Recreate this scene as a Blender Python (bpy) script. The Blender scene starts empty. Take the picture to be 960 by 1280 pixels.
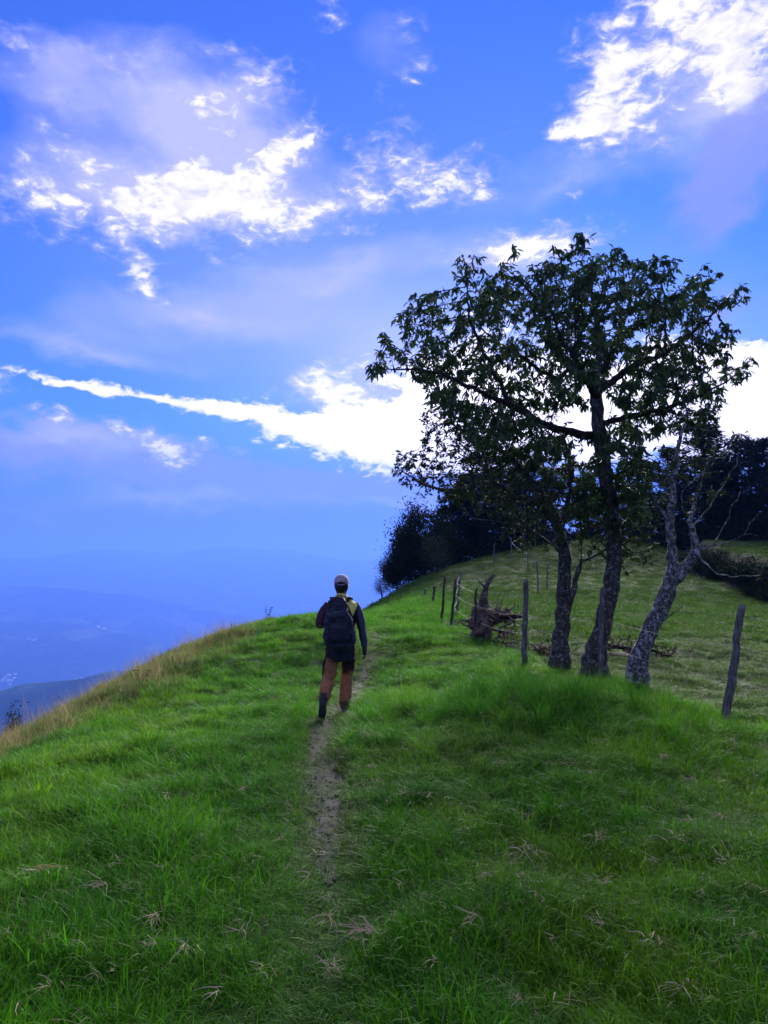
import bpy, bmesh, math, random
import numpy as np
from mathutils import Vector, Matrix, Euler, kdtree

random.seed(7)
rng = np.random.default_rng(11)
scene = bpy.context.scene
COL = scene.collection

# ------------------------------------------------------------------ camera
EYE = 1.62
PITCH = math.atan(80 / 960)
cam_data = bpy.data.cameras.new("camera")
cam = bpy.data.objects.new("camera", cam_data)
COL.objects.link(cam)
cam.location = (0, 0, EYE)
cam.rotation_euler = (math.pi / 2 + PITCH, 0, 0)
cam_data.sensor_fit = 'HORIZONTAL'
cam_data.sensor_width = 36.0
cam_data.lens = 36.0                     # 960 px focal length on a 960 px wide frame
cam_data.clip_start = 0.05
cam_data.clip_end = 60000
scene.camera = cam

# ------------------------------------------------------------------ view, sun
scene.view_settings.view_transform = 'Standard'
scene.view_settings.look = 'None'
scene.view_settings.exposure = 1.65
scene.view_settings.gamma = 1.0
scene.view_settings.use_curve_mapping = False
scene.cycles.volume_bounces = 1
scene.cycles.max_bounces = 4
scene.cycles.diffuse_bounces = 2
scene.cycles.transmission_bounces = 2
scene.cycles.transparent_max_bounces = 4
scene.cycles.use_denoising = True

SUN_AZ, SUN_EL = math.radians(15.0), math.radians(22.0)
sun_data = bpy.data.lights.new("sun", 'SUN')
sun_data.energy = 5.0
sun_data.angle = math.radians(30)
sun_data.color = (1.0, 0.95, 0.88)
sun = bpy.data.objects.new("sun", sun_data)
COL.objects.link(sun)
sd = Vector((math.sin(SUN_AZ) * math.cos(SUN_EL), math.cos(SUN_AZ) * math.cos(SUN_EL), math.sin(SUN_EL)))
sun.rotation_euler = (-sd).to_track_quat('-Z', 'Y').to_euler()
sun.location = (10, 40, 40)


# ------------------------------------------------------------------ node helper
class S:
    """A shader socket with arithmetic."""
    def __init__(self, nt, sock): self.nt, self.s = nt, sock
    def _m(self, op, *a, clamp=False):
        n = self.nt.nodes.new('ShaderNodeMath'); n.operation = op; n.use_clamp = clamp
        for i, v in enumerate((self,) + a):
            if isinstance(v, S): self.nt.links.new(v.s, n.inputs[i])
            else: n.inputs[i].default_value = v
        return S(self.nt, n.outputs[0])
    def __add__(self, o): return self._m('ADD', o)
    def __sub__(self, o): return self._m('SUBTRACT', o)
    def __mul__(self, o): return self._m('MULTIPLY', o)
    def max(self, o): return self._m('MAXIMUM', o)
    def min(self, o): return self._m('MINIMUM', o)
    def pow(self, o): return self._m('POWER', o)
    def clamp(self): return self._m('ADD', 0.0, clamp=True)
    def ramp(self, a, b, lo=0.0, hi=1.0, smooth=True):
        n = self.nt.nodes.new('ShaderNodeMapRange')
        n.interpolation_type = 'SMOOTHSTEP' if smooth else 'LINEAR'
        self.nt.links.new(self.s, n.inputs['Value'])
        n.inputs['From Min'].default_value = a; n.inputs['From Max'].default_value = b
        n.inputs['To Min'].default_value = lo; n.inputs['To Max'].default_value = hi
        return S(self.nt, n.outputs[0])


def mixc(nt, f, a, b, mode='MIX'):
    n = nt.nodes.new('ShaderNodeMix'); n.data_type = 'RGBA'; n.blend_type = mode
    n.clamp_result = False
    for sock, v in ((n.inputs[0], f), (n.inputs[6], a), (n.inputs[7], b)):
        if isinstance(v, S): nt.links.new(v.s, sock)
        elif isinstance(v, (int, float)): sock.default_value = v
        else: sock.default_value = (*v, 1.0)
    return S(nt, n.outputs[2])


def noise(nt, vec, scale, detail=4, rough=0.5, dist=0.0, out=0):
    n = nt.nodes.new('ShaderNodeTexNoise')
    n.inputs['Scale'].default_value = scale; n.inputs['Detail'].default_value = detail
    n.inputs['Roughness'].default_value = rough; n.inputs['Distortion'].default_value = dist
    if vec is not None: nt.links.new(vec.s, n.inputs['Vector'])
    return S(nt, n.outputs[out])


# ------------------------------------------------------------------ pixel of the photograph -> direction / point
CT, ST = math.cos(PITCH), math.sin(PITCH)
def ray(px, py):
    cx, cy = (px - 480) / 960, -(py - 640) / 960
    return Vector((cx, CT - cy * ST, ST + cy * CT))
def at(px, py, depth):
    d = ray(px, py)
    return Vector((0, 0, EYE)) + d * (depth / d.y)
def azel(px, py):
    d = ray(px, py).normalized()
    return math.atan2(d.x, d.y), math.asin(d.z)
# ------------------------------------------------------------------ sky
world = bpy.data.worlds.new("World")
scene.world = world
world.use_nodes = True
world.cycles.sampling_method = 'MANUAL'
world.cycles.sample_map_resolution = 256
wt = world.node_tree
wt.nodes.clear()
w_out = wt.nodes.new('ShaderNodeOutputWorld')
w_bg = wt.nodes.new('ShaderNodeBackground')
wt.links.new(w_bg.outputs[0], w_out.inputs[0])
w_bg.inputs['Strength'].default_value = 0.05
w_sky = wt.nodes.new('ShaderNodeTexSky')
w_sky.sky_type = 'NISHITA'
w_sky.sun_disc = False
w_sky.sun_elevation = SUN_EL
w_sky.sun_rotation = SUN_AZ
w_sky.altitude = 2000
w_sky.air_density = 1.0
w_sky.dust_density = 0.3
w_sky.ozone_density = 4.0
# the photograph's cool white balance on the clear sky
clear = mixc(wt, 1.0, S(wt, w_sky.outputs[0]), (0.22, 0.66, 1.50), 'MULTIPLY')

tc = wt.nodes.new('ShaderNodeTexCoord')
dirv = S(wt, tc.outputs['Generated'])
sep = wt.nodes.new('ShaderNodeSeparateXYZ'); wt.links.new(dirv.s, sep.inputs[0])
X, Y, Z = (S(wt, sep.outputs[i]) for i in range(3))
az = X._m('ARCTAN2', Y)
el = Z._m('ARCSINE')
# cloud noise lives on the direction sphere, flattened towards the horizon
mp = wt.nodes.new('ShaderNodeMapping'); mp.inputs['Scale'].default_value = (1, 1, 1.9)
mp.inputs['Rotation'].default_value = (0, 0.25, 0)
wt.links.new(dirv.s, mp.inputs['Vector'])
nd = S(wt, mp.outputs[0])
n_big = noise(wt, nd, 5.0, 3, 0.5)
n_warp = wt.nodes.new('ShaderNodeTexNoise'); n_warp.inputs['Scale'].default_value = 11
n_warp.inputs['Detail'].default_value = 5; n_warp.inputs['Roughness'].default_value = 0.55
wt.links.new(nd.s, n_warp.inputs['Vector'])
wsep = wt.nodes.new('ShaderNodeSeparateColor'); wt.links.new(n_warp.outputs['Color'], wsep.inputs[0])
wu = (S(wt, wsep.outputs[0]) - 0.5) * 0.12
wv = (S(wt, wsep.outputs[1]) - 0.5) * 0.09
n_det = noise(wt, nd, 14.0, 8, 0.60, 0.30)
n_fine = noise(wt, nd, 46.0, 6, 0.62, 0.6)
cmb = wt.nodes.new('ShaderNodeCombineXYZ')
wt.links.new((az + wu).s, cmb.inputs[0]); wt.links.new((el + wv).s, cmb.inputs[1])
wuv = S(wt, cmb.outputs[0])
cmb3 = wt.nodes.new('ShaderNodeCombineXYZ')
wt.links.new((az + wu * 0.45).s, cmb3.inputs[0]); wt.links.new((el + wv * 0.32).s, cmb3.inputs[1])
calm = S(wt, cmb3.outputs[0])
cmb2 = wt.nodes.new('ShaderNodeCombineXYZ')
wt.links.new(az.s, cmb2.inputs[0]); wt.links.new(el.s, cmb2.inputs[1])
uv = S(wt, cmb2.outputs[0])

def blob(px, py, rx, ry, ang=0, src=None):
    a, e = azel(px, py)
    m = wt.nodes.new('ShaderNodeMapping'); m.vector_type = 'TEXTURE'
    m.inputs['Location'].default_value = (a, e, 0)
    m.inputs['Rotation'].default_value = (0, 0, math.radians(ang))
    m.inputs['Scale'].default_value = (1.25 * rx / 960, 1.25 * ry / 960, 1)
    wt.links.new((src or wuv).s, m.inputs['Vector'])
    g = wt.nodes.new('ShaderNodeTexGradient'); g.gradient_type = 'QUADRATIC_SPHERE'
    wt.links.new(m.outputs[0], g.inputs[0])
    return S(wt, g.outputs['Fac'])

def field(items, src=None):
    tot = None
    for (px, py, rx, ry, ang, st) in items:
        b = blob(px, py, rx, ry, ang, src) * st
        tot = b if tot is None else tot + b
    return tot

# white cumulus shreds: px, py, half-width, half-height, tilt (deg, up to the right), weight
white = field([
    (240, 248, 180, 80, 8, 2.7), (130, 235, 130, 45, -8, 1.2), (150, 305, 100, 40, -38, 1.2),
    (400, 256, 190, 50, 10, 1.9), (530, 212, 120, 55, 2, 1.8), (600, 222, 70, 22, -6, 1.0),
    (360, 190, 80, 36, 30, 1.7), (425, 162, 60, 16, 12, 0.9), (490, 168, 60, 22, 0, 1.1),
    (165, 366, 36, 30, 0, 2.2), (180, 335, 30, 30, 0, 0.7),
    (225, 112, 190, 64, -4, 1.2), (325, 105, 110, 60, 25, 1.4), (60, 250, 110, 40, 0, 1.0), (80, 175, 70, 22, -30, 0.8),
    (20, 70, 70, 30, -28, 1.2), (15, 235, 70, 60, 0, 0.9),
    (900, 30, 180, 110, 15, 2.6), (765, 95, 120, 70, 38, 2.0), (760, 165, 90, 40, -12, 1.7),
    (830, 184, 80, 16, -8, 1.2), (705, 168, 60, 16, 12, 0.9), (915, 105, 80, 80, 0, 1.8),
    (650, 308, 170, 34, 6, 1.7), (705, 296, 90, 34, 0, 1.4), (725, 243, 36, 26, 0, 1.0),
    (510, 76, 52, 46, 30, 0.85), (410, 18, 50, 30, 30, 0.75), (625, 150, 60, 26, 0, 0.35),
    (425, 488, 80, 44, 10, 1.6), (70, 520, 46, 20, 10, 2.0), (150, 536, 60, 20, 0, 1.7),
    (210, 570, 100, 32, 0, 1.7), (265, 553, 36, 18, 0, 1.6), (312, 578, 46, 16, 0, 1.4), (390, 470, 60, 26, 20, 1.3), (500, 490, 70, 40, 0, 1.4),
    (5, 490, 40, 24, 30, 1.2),
])
# long sunlit streak and the bright bank round the hidden sun
streak = field([
    (105, 485, 105, 7, -7, 1.4), (210, 500, 170, 10, -7, 1.6), (330, 518, 170, 17, -7, 1.7),
    (440, 545, 170, 48, -7, 2.6), (540, 530, 150, 90, 0, 2.6), (660, 515, 190, 100, 0, 2.6),
    (800, 510, 200, 90, 0, 2.4), (950, 510, 170, 80, 0, 2.2), (900, 450, 120, 40, -8, 1.2),
    (590, 420, 150, 60, 20, 0.8),
], calm)
dark = field([
    (90, 95, 130, 50, -18, 1.7), (300, 165, 150, 60, 0, 0.6),
    (90, 556, 260, 48, -3, 2.4), (300, 606, 380, 40, -3, 1.6), (560, 612, 280, 40, -4, 1.5), (150, 640, 420, 30, 0, 0.8),
    (900, 395, 150, 50, 8, 1.2), (425, 498, 50, 24, 0, 1.1), (655, 325, 120, 24, 0, 0.8), (925, 470, 60, 30, 0, 0.8),
])
dark_top = field([(945, 170, 120, 60, 50, 3.0), (895, 235, 130, 60, 40, 1.8), (300, 170, 120, 40, 10, 0.6), (20, 560, 200, 30, 0, 1.4)])
glow = field([(690, 500, 400, 190, 0, 1.0), (470, 420, 420, 180, -6, 0.55)], uv)
veil = field([(350, 330, 700, 420, 0, 0.55), (620, 190, 420, 200, 10, 0.2), (100, 640, 700, 130, 0, 0.25)], uv)
soft = field([(230, 120, 170, 75, -4, 1.0), (280, 180, 150, 60, 0, 0.7), (150, 240, 190, 60, 0, 0.9), (330, 250, 200, 60, 6, 0.8), (60, 110, 120, 60, -20, 0.5), (900, 120, 120, 120, 0, 0.7),
              (100, 550, 200, 40, 0, 0.7), (480, 480, 160, 60, 0, 0.6), (650, 320, 150, 40, 0, 0.5), (480, 60, 130, 60, 0, 0.25), (220, 625, 300, 26, 0, 0.4), (540, 640, 160, 20, -6, 0.5), (260, 400, 330, 50, 4, 0.55), (420, 340, 260, 40, 8, 0.5), (700, 220, 260, 60, 10, 0.4), (120, 440, 260, 30, -4, 0.45)])
# scattered clouds out of view, cover raised to add neutral ambient light
inframe = blob(480, 420, 760, 760, 0, uv).ramp(0.02, 0.2)
other = (n_big.ramp(0.40, 0.60) * 1.9) * (inframe * -1.0 + 1.0) * Z.ramp(0.02, 0.12)

turb = (n_det - 0.5) * 3.3 + (n_fine - 0.5) * 2.6
dens = (white + other + turb - 0.36).ramp(-0.05, 1.6) * (white + other).ramp(0.02, 0.30)
sdens = (streak + turb * 1.05 - 0.42).ramp(0.0, 0.8) * streak.ramp(0.02, 0.3)
ddens = (dark + turb * 0.5 - 0.25).ramp(0.0, 1.1) * dark.ramp(0.02, 0.4)

# colours are radiance divided by the background strength
lilac, whitec, sunc = (4.3, 4.6, 8.2), (10.2, 10.2, 10.0), (17, 16.5, 15)
col = mixc(wt, (veil * 0.55).clamp(), clear, (2.2, 3.2, 9.0))
col = mixc(wt, (glow * 0.75).clamp(), col, (6.6, 7.1, 10.6))
# the air is thickest low down: the sky sinks into an even blue towards the horizon
col = mixc(wt, Z.ramp(0.21, 0.05) * 0.9, col, (1.0, 1.6, 6.4))
col = mixc(wt, ddens * 0.8, col, (2.4, 3.0, 6.6))
col = mixc(wt, (soft * (n_big + n_det) * 1.5 - 0.14).clamp().min(0.85), col, (5.2, 5.5, 9.4))
bright = mixc(wt, (dens * 0.8 + (n_fine - 0.5) * 1.0 + (n_det - 0.5) * 0.8).ramp(0.30, 1.05), lilac, whitec)
bright = mixc(wt, (glow * 0.8).clamp(), bright, sunc)
col = mixc(wt, dens * 0.95, col, bright)
col = mixc(wt, sdens * 0.97, col, mixc(wt, (glow + 0.15).clamp(), whitec, sunc))
col = mixc(wt, (dark_top + turb * 0.35 - 0.2).ramp(0.0, 1.4) * dark_top.ramp(0.02, 0.4) * 0.8, col, (2.3, 2.8, 5.0))
col = mixc(wt, 1.0, col, (0.86, 0.80, 0.94), 'MULTIPLY')
wt.links.new(col.s, w_bg.inputs['Color'])
# ------------------------------------------------------------------ numpy noise
_perm = np.random.default_rng(5).permutation(512)
_grad = np.random.default_rng(6).uniform(0, 2 * np.pi, 512)
def pnoise(x, y):
    x = np.asarray(x, float); y = np.asarray(y, float)
    xi, yi = np.floor(x).astype(int), np.floor(y).astype(int)
    xf, yf = x - xi, y - yi
    u, v = xf * xf * xf * (xf * (xf * 6 - 15) + 10), yf * yf * yf * (yf * (yf * 6 - 15) + 10)
    def g(ix, iy, dx, dy):
        a = _grad[(_perm[ix & 511] + iy * 7) & 511]
        return np.cos(a) * dx + np.sin(a) * dy
    n00, n10 = g(xi, yi, xf, yf), g(xi + 1, yi, xf - 1, yf)
    n01, n11 = g(xi, yi + 1, xf, yf - 1), g(xi + 1, yi + 1, xf - 1, yf - 1)
    return ((n00 * (1 - u) + n10 * u) * (1 - v) + (n01 * (1 - u) + n11 * u) * v) * 1.4
def fbm(x, y, octs=4, gain=0.5):
    t, a = 0, 1.0
    for k in range(octs):
        t = t + a * pnoise(x * 2 ** k + 17.3 * k, y * 2 ** k - 9.1 * k); a *= gain
    return t
def sstep(a, b, x):
    t = np.clip((np.asarray(x, float) - a) / (b - a), 0, 1)
    return t * t * (3 - 2 * t)

# ------------------------------------------------------------------ the hilltop: thin-plate surface through surveyed points
_ctrl = []
def cpx(px, py, depth):
    p = at(px, py, depth); _ctrl.append((p.x, p.y, p.z))
for q in [(-2, 2.7, -0.02), (0, 2.7, 0), (2, 2.7, 0.02), (0, 0, 0), (0, -6, 0.1), (5, -3, 0.2), (5, 2, 0.05), (-4, 0, -0.25),
          (-4.5, 4.5, -0.3), (-5.5, 1, -0.5), (-0.35, 4.7, 0.0), (-0.5, 6, 0.0), (-0.6, 9.5, 0.0), (-0.5, 8, 0.0), (0.6, 9.2, 0.05),
          (1.1, 8.2, 0.22), (1.6, 8.6, 0.26), (0.9, 6.0, 0.06), (2.6, 6, 0.04), (4.2, 5.5, -0.02), (-1.8, 7, 0.02), (-3, 8, -0.1)]:
    _ctrl.append(q)
for q in [(0, 945, 9.0), (100, 896, 10.5), (200, 842, 12.5), (270, 803, 14.5), (330, 779, 17), (400, 772, 19), (450, 768, 21),
          (480, 763, 25), (500, 754, 30), (522, 740, 35), (560, 712, 39), (600, 700, 42), (640, 689, 45), (700, 679, 48), (780, 678, 49), (870, 693, 46),
          (905, 905, 8.4), (656, 832, 11.7), (700, 838, 11.9), (743, 846, 11.4), (793, 858, 10.5), (600, 799, 15.5), (563, 784, 17.0),
          (880, 800, 15), (880, 765, 22), (860, 730, 32), (820, 760, 24), (960, 800, 15.5), (960, 752, 28), (680, 780, 18), (680, 750, 26), (640, 715, 36),
          (720, 715, 38), (800, 715, 38), (540, 765, 22), (450, 850, 12.0), (520, 800, 14), (930, 718, 37)]:
    cpx(*q)
for q in [(-9, 8, -3.2), (-9, 14, -3.4), (-8, 20, -3.4), (-6.5, 26, -2.8), (-6, 34, -3.0), (-3, 40, -1.5), (-8, 48, -5), (2, 50, 0.2), (-9, 0, -3.4), (-9, -8, -3.0),
          (10, 56, 2.2), (24, 50, 2.0), (24, 30, 2.2), (20, 15, 0.6), (14, 6, 0.2), (14, -6, 0.4), (2, -14, 0.4), (0, 62, -3), (24, 60, -1), (-14, 30, -8), (-14, 12, -7.4), (-14, -4, -7)]:
    _ctrl.append(q)
_ctrl = np.array(_ctrl)
def _U(r2): return 0.5 * r2 * np.log(r2 + 1e-9)
def _tps():
    n = len(_ctrl); P = np.c_[np.ones(n), _ctrl[:, :2]]
    d2 = ((_ctrl[:, None, :2] - _ctrl[None, :, :2]) ** 2).sum(-1)
    A = np.zeros((n + 3, n + 3)); A[:n, :n] = _U(d2) + np.eye(n) * 0.25; A[:n, n:] = P; A[n:, :n] = P.T
    return np.linalg.solve(A, np.r_[_ctrl[:, 2], 0, 0, 0])
_w = _tps()
PATH = np.array([(-0.10, 1.5), (-0.20, 3.2), (-0.33, 4.7), (-0.45, 6.0), (-0.66, 7.6), (-0.68, 8.9), (-0.50, 10.5), (-0.36, 12), (-0.15, 14), (-0.3, 18), (-0.1, 23)])
def path_dist(x, y):
    x = np.asarray(x, float); y = np.asarray(y, float)
    best = np.full(x.shape, 1e9)
    for (ax, ay), (bx, by) in zip(PATH[:-1], PATH[1:]):
        t = np.clip(((x - ax) * (bx - ax) + (y - ay) * (by - ay)) / ((bx - ax) ** 2 + (by - ay) ** 2), 0, 1)
        best = np.minimum(best, np.hypot(x - ax - t * (bx - ax), y - ay - t * (by - ay)))
    return best
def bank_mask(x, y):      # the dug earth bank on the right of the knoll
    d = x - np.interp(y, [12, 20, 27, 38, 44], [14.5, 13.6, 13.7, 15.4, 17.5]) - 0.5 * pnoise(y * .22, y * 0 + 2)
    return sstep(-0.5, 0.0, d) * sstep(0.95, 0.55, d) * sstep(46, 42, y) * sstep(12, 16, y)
def ground_z(x, y):
    x = np.asarray(x, float); y = np.asarray(y, float); sh = x.shape
    xf, yf = np.clip(x.ravel(), -15, 26), np.clip(y.ravel(), -14, 60)
    z = np.full(xf.shape, _w[-3]) + _w[-2] * xf + _w[-1] * yf
    for (cx, cy, _), wk in zip(_ctrl, _w[:-3]):
        z += wk * _U((xf - cx) ** 2 + (yf - cy) ** 2)
    z = z.reshape(sh)
    # beyond the hilltop everything falls away into the valley
    z = z - 0.85 * np.maximum(0, -15 - x) - 0.55 * np.maximum(0, y - 60) - 0.35 * np.maximum(0, x - 26) - 0.3 * np.maximum(0, -14 - y)
    pd = path_dist(x, y)
    lump = sstep(0.12, 0.55, pd)
    z = z + lump * (0.075 * fbm(x * .85, y * 1.0, 3) + 0.045 * np.maximum(0, pnoise(x * 2.2 + 5, y * 2.2)))
    z = z - 0.05 * (1 - sstep(0.1, 0.4, pd)) * (y < 24)
    bd = x - np.interp(y, [12, 20, 27, 38, 44], [14.5, 13.6, 13.7, 15.4, 17.5]) - 0.5 * pnoise(y * .22, y * 0 + 2)
    z = z + 1.25 * sstep(0, 0.9, bd) * sstep(47, 40, y) * sstep(10, 17, y) * sstep(30, 22, x)
    return z
def gz(x, y): return float(ground_z(np.array([x]), np.array([y]))[0])

# ------------------------------------------------------------------ mesh helpers
def mesh_obj(name, verts, faces, mat=None, parent=None, smooth=False, loc=None):
    me = bpy.data.meshes.new(name)
    verts = np.asarray(verts, np.float32)
    if isinstance(faces, np.ndarray):
        k = faces.shape[1]
        me.vertices.add(len(verts)); me.vertices.foreach_set('co', verts.ravel())
        me.loops.add(faces.size); me.loops.foreach_set('vertex_index', faces.ravel().astype(np.int32))
        me.polygons.add(len(faces)); me.polygons.foreach_set('loop_start', np.arange(0, faces.size, k, dtype=np.int32))
        me.update(calc_edges=True)
    else:
        me.from_pydata(verts.tolist(), [], faces); me.update()
    if smooth: me.polygons.foreach_set('use_smooth', np.ones(len(me.polygons), bool))
    if mat: me.materials.append(mat)
    o = bpy.data.objects.new(name, me); COL.objects.link(o)
    if loc is not None: o.location = loc
    if parent: o.parent = parent
    return o
def set_attr(o, name, vals, typ='FLOAT', domain='POINT'):
    a = o.data.attributes.new(name, typ, domain)
    key = {'FLOAT': 'value', 'FLOAT_VECTOR': 'vector', 'INT': 'value', 'FLOAT_COLOR': 'color'}[typ]
    a.data.foreach_set(key, np.asarray(vals, np.int32 if typ == 'INT' else np.float32).ravel())
def empty(name, loc=(0, 0, 0), rz=0.0):
    o = bpy.data.objects.new(name, None); COL.objects.link(o)
    o.location = loc; o.rotation_euler = (0, 0, rz); o.empty_display_size = 0.2
    return o
def tag(o, label=None, cat=None, group=None, kind=None):
    if label: o['label'] = label
    if cat: o['category'] = cat
    if group: o['group'] = group
    if kind: o['kind'] = kind
    return o
def copy_tree(o, parent=None):
    c = o.copy(); COL.objects.link(c); c.parent = parent
    for ch in o.children: copy_tree(ch, c)
    return c
def grid_faces(nx, ny):
    i = np.arange(nx - 1)[None, :] + np.arange(ny - 1)[:, None] * nx
    i = i.ravel()
    return np.stack([i, i + 1, i + 1 + nx, i + nx], 1)

# ------------------------------------------------------------------ materials
def new_mat(name):
    m = bpy.data.materials.new(name); m.use_nodes = True
    nt = m.node_tree; nt.nodes.clear()
    out = nt.nodes.new('ShaderNodeOutputMaterial')
    return m, nt, out
def principled(nt, out, color, rough=0.85, bump=None, bump_d=0.02, spec=0.3):
    p = nt.nodes.new('ShaderNodeBsdfPrincipled')
    if isinstance(color, S): nt.links.new(color.s, p.inputs['Base Color'])
    else: p.inputs['Base Color'].default_value = (*color, 1)
    p.inputs['Roughness'].default_value = rough
    p.inputs['Specular IOR Level'].default_value = spec
    if bump is not None:
        b = nt.nodes.new('ShaderNodeBump'); b.inputs['Distance'].default_value = bump_d; b.inputs['Strength'].default_value = 0.8
        nt.links.new(bump.s, b.inputs['Height']); nt.links.new(b.outputs[0], p.inputs['Normal'])
    nt.links.new(p.outputs[0], out.inputs[0])
    return p
def objco(nt, kind='Object'):
    t = nt.nodes.new('ShaderNodeTexCoord'); return S(nt, t.outputs[kind])
def geopos(nt):
    t = nt.nodes.new('ShaderNodeNewGeometry'); return S(nt, t.outputs['Position'])
def attr(nt, name, typ='GEOMETRY', out='Fac'):
    a = nt.nodes.new('ShaderNodeAttribute'); a.attribute_name = name; a.attribute_type = typ
    return S(nt, a.outputs[out])
def simple_mat(name, c1, c2, scale=8, rough=0.85, bump_d=0.01, spec=0.3, det=5):
    m, nt, out = new_mat(name)
    v = objco(nt); n = noise(nt, v, scale, det, 0.6)
    principled(nt, out, mixc(nt, n.ramp(0.35, 0.68), c1, c2), rough, noise(nt, v, scale * 2.5, 5, 0.6), bump_d, spec)
    return m

# soil and thatch below the grass
m_ground, nt, out = new_mat("thatch_and_soil")
v = geopos(nt)
n1, n2, n3 = noise(nt, v, 0.9, 5, 0.6), noise(nt, v, 9, 6, 0.65), noise(nt, v, 45, 5, 0.6)
c = mixc(nt, n2.ramp(0.35, 0.7), (0.020, 0.040, 0.007), (0.050, 0.095, 0.012))
c = mixc(nt, n1.ramp(0.52, 0.75) * 0.5, c, (0.050, 0.060, 0.014))
c = mixc(nt, attr(nt, 'soil'), c, mixc(nt, n2.ramp(0.3, 0.7), (0.008, 0.006, 0.005), (0.022, 0.014, 0.010)))  # brown soil, its colour taken near black to carry the bank's shade
principled(nt, out, c, 0.95, n3, 0.03, 0.1)

# dirt path
m_path, nt, out = new_mat("trodden_dirt")
v = geopos(nt)
n2, n3, n4 = noise(nt, v, 7, 6, 0.65), noise(nt, v, 38, 6, 0.7), noise(nt, v, 2.2, 3, 0.5)
c = mixc(nt, n2.ramp(0.3, 0.7), (0.052, 0.047, 0.036), (0.120, 0.110, 0.088))
c = mixc(nt, n3.ramp(0.55, 0.75) * 0.7, c, (0.18, 0.17, 0.14))
c = mixc(nt, n4.ramp(0.42, 0.6) * 0.7, c, (0.045, 0.070, 0.018))
principled(nt, out, c, 0.95, n3, 0.03, 0.15)

# far wooded mountains
m_far, nt, out = new_mat("wooded_mountainside")
v = geopos(nt)
n1, n2 = noise(nt, v, 0.0022, 6, 0.6), noise(nt, v, 0.013, 6, 0.65)
c = mixc(nt, n2.ramp(0.35, 0.7), (0.022, 0.045, 0.020), (0.050, 0.085, 0.030))
c = mixc(nt, n1.ramp(0.52, 0.62), c, (0.115, 0.150, 0.055))
principled(nt, out, c, 1.0, None, 0, 0.0)

# ------------------------------------------------------------------ ground sheet (hilltop)
def graded(lo, hi, mid, step, growth):
    a = [mid]; s = step
    while a[-1] < hi: a.append(a[-1] + s); s *= growth
    b = [mid]; s = step
    while b[-1] > lo: b.append(b[-1] - s); s *= growth
    return np.array(b[::-1][:-1] + a)
gx = graded(-170, 150, 0.5, 0.075, 1.013)
gy = graded(-120, 190, 7.0, 0.075, 1.012)
GX, GY = np.meshgrid(gx, gy)
GZ = ground_z(GX, GY)
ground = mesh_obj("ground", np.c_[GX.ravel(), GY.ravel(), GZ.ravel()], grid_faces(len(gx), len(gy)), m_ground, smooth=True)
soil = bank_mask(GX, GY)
# bare earth under the stump and fallen branches
for (sx, sy, sr) in ((1.95, 15.4, 0.9), (3.9, 13.4, 1.3), (2.7, 13.3, 0.6)):
    soil = np.maximum(soil, sstep(1.0, 0.4, np.hypot(GX - sx, (GY - sy) * 1.6) / sr + 0.5 * fbm(GX * 2, GY * 2, 3)))
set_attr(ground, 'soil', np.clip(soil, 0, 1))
tag(ground, kind='structure')

# trodden path lying on the hill
pl = np.concatenate([[0], np.cumsum(np.hypot(*np.diff(PATH, axis=0).T))])
tt = np.arange(0, pl[-1], 0.06)
pcx = np.interp(tt, pl, PATH[:, 0]); pcy = np.interp(tt, pl, PATH[:, 1])
for _ in range(12):
    pcx[1:-1] = (pcx[:-2] + pcx[1:-1] * 2 + pcx[2:]) / 4; pcy[1:-1] = (pcy[:-2] + pcy[1:-1] * 2 + pcy[2:]) / 4
nxn, nyn = np.gradient(pcy), -np.gradient(pcx)
ln = np.hypot(nxn, nyn); nxn /= ln; nyn /= ln
NW = 9
ss = np.linspace(-1, 1, NW)
half = np.interp(pcy, [4.3, 5.0, 5.8, 8.6, 9.4, 10.6, 11.2, 12.3, 13.2], [.03, .08, .12, .12, .05, .04, .09, .09, .01]) * (1 + .35 * pnoise(tt * 0.9, tt * 0 + 3))
edge = 0.05 * pnoise(tt * 4, tt * 0 + 8)
pvx = pcx[:, None] + nxn[:, None] * (ss[None] * half[:, None] + edge[:, None])
pvy = pcy[:, None] + nyn[:, None] * (ss[None] * half[:, None] + edge[:, None])
keep_ = (pcy > 4.3) & (pcy < 13.2)
pvx, pvy, tt = pvx[keep_], pvy[keep_], tt[keep_]
pvz = ground_z(pvx, pvy) + 0.012 - 0.006 * ss[None] ** 2 + 0.010 * pnoise(pvx * 9, pvy * 9)
path_o = mesh_obj("path", np.c_[pvx.ravel(), pvy.ravel(), pvz.ravel()], grid_faces(NW, len(tt)), m_path, smooth=True)
tag(path_o, kind='structure')
# crumbs of earth on the path
ico = np.array([(0, 0, 1), (.89, 0, .45), (.28, .85, .45), (-.72, .53, .45), (-.72, -.53, .45), (.28, -.85, .45), (.72, .53, -.45), (-.28, .85, -.45), (-.89, 0, -.45), (-.28, -.85, -.45), (.72, -.53, -.45), (0, 0, -1)])
icf = np.array([(0, 1, 2), (0, 2, 3), (0, 3, 4), (0, 4, 5), (0, 5, 1), (1, 6, 2), (2, 7, 3), (3, 8, 4), (4, 9, 5), (5, 10, 1), (6, 7, 2), (7, 8, 3), (8, 9, 4), (9, 10, 5), (10, 6, 1), (11, 7, 6), (11, 8, 7), (11, 9, 8), (11, 10, 9), (11, 6, 10)])
nc = 900
ck = rng.integers(0, len(pvx), nc); cs_ = rng.uniform(0, NW - 1, nc)
ccx = np.array([np.interp(b_, np.arange(NW), pvx[a_]) for a_, b_ in zip(ck, cs_)]) + rng.normal(0, .02, nc)
ccy = np.array([np.interp(b_, np.arange(NW), pvy[a_]) for a_, b_ in zip(ck, cs_)]) + rng.normal(0, .03, nc)
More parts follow.
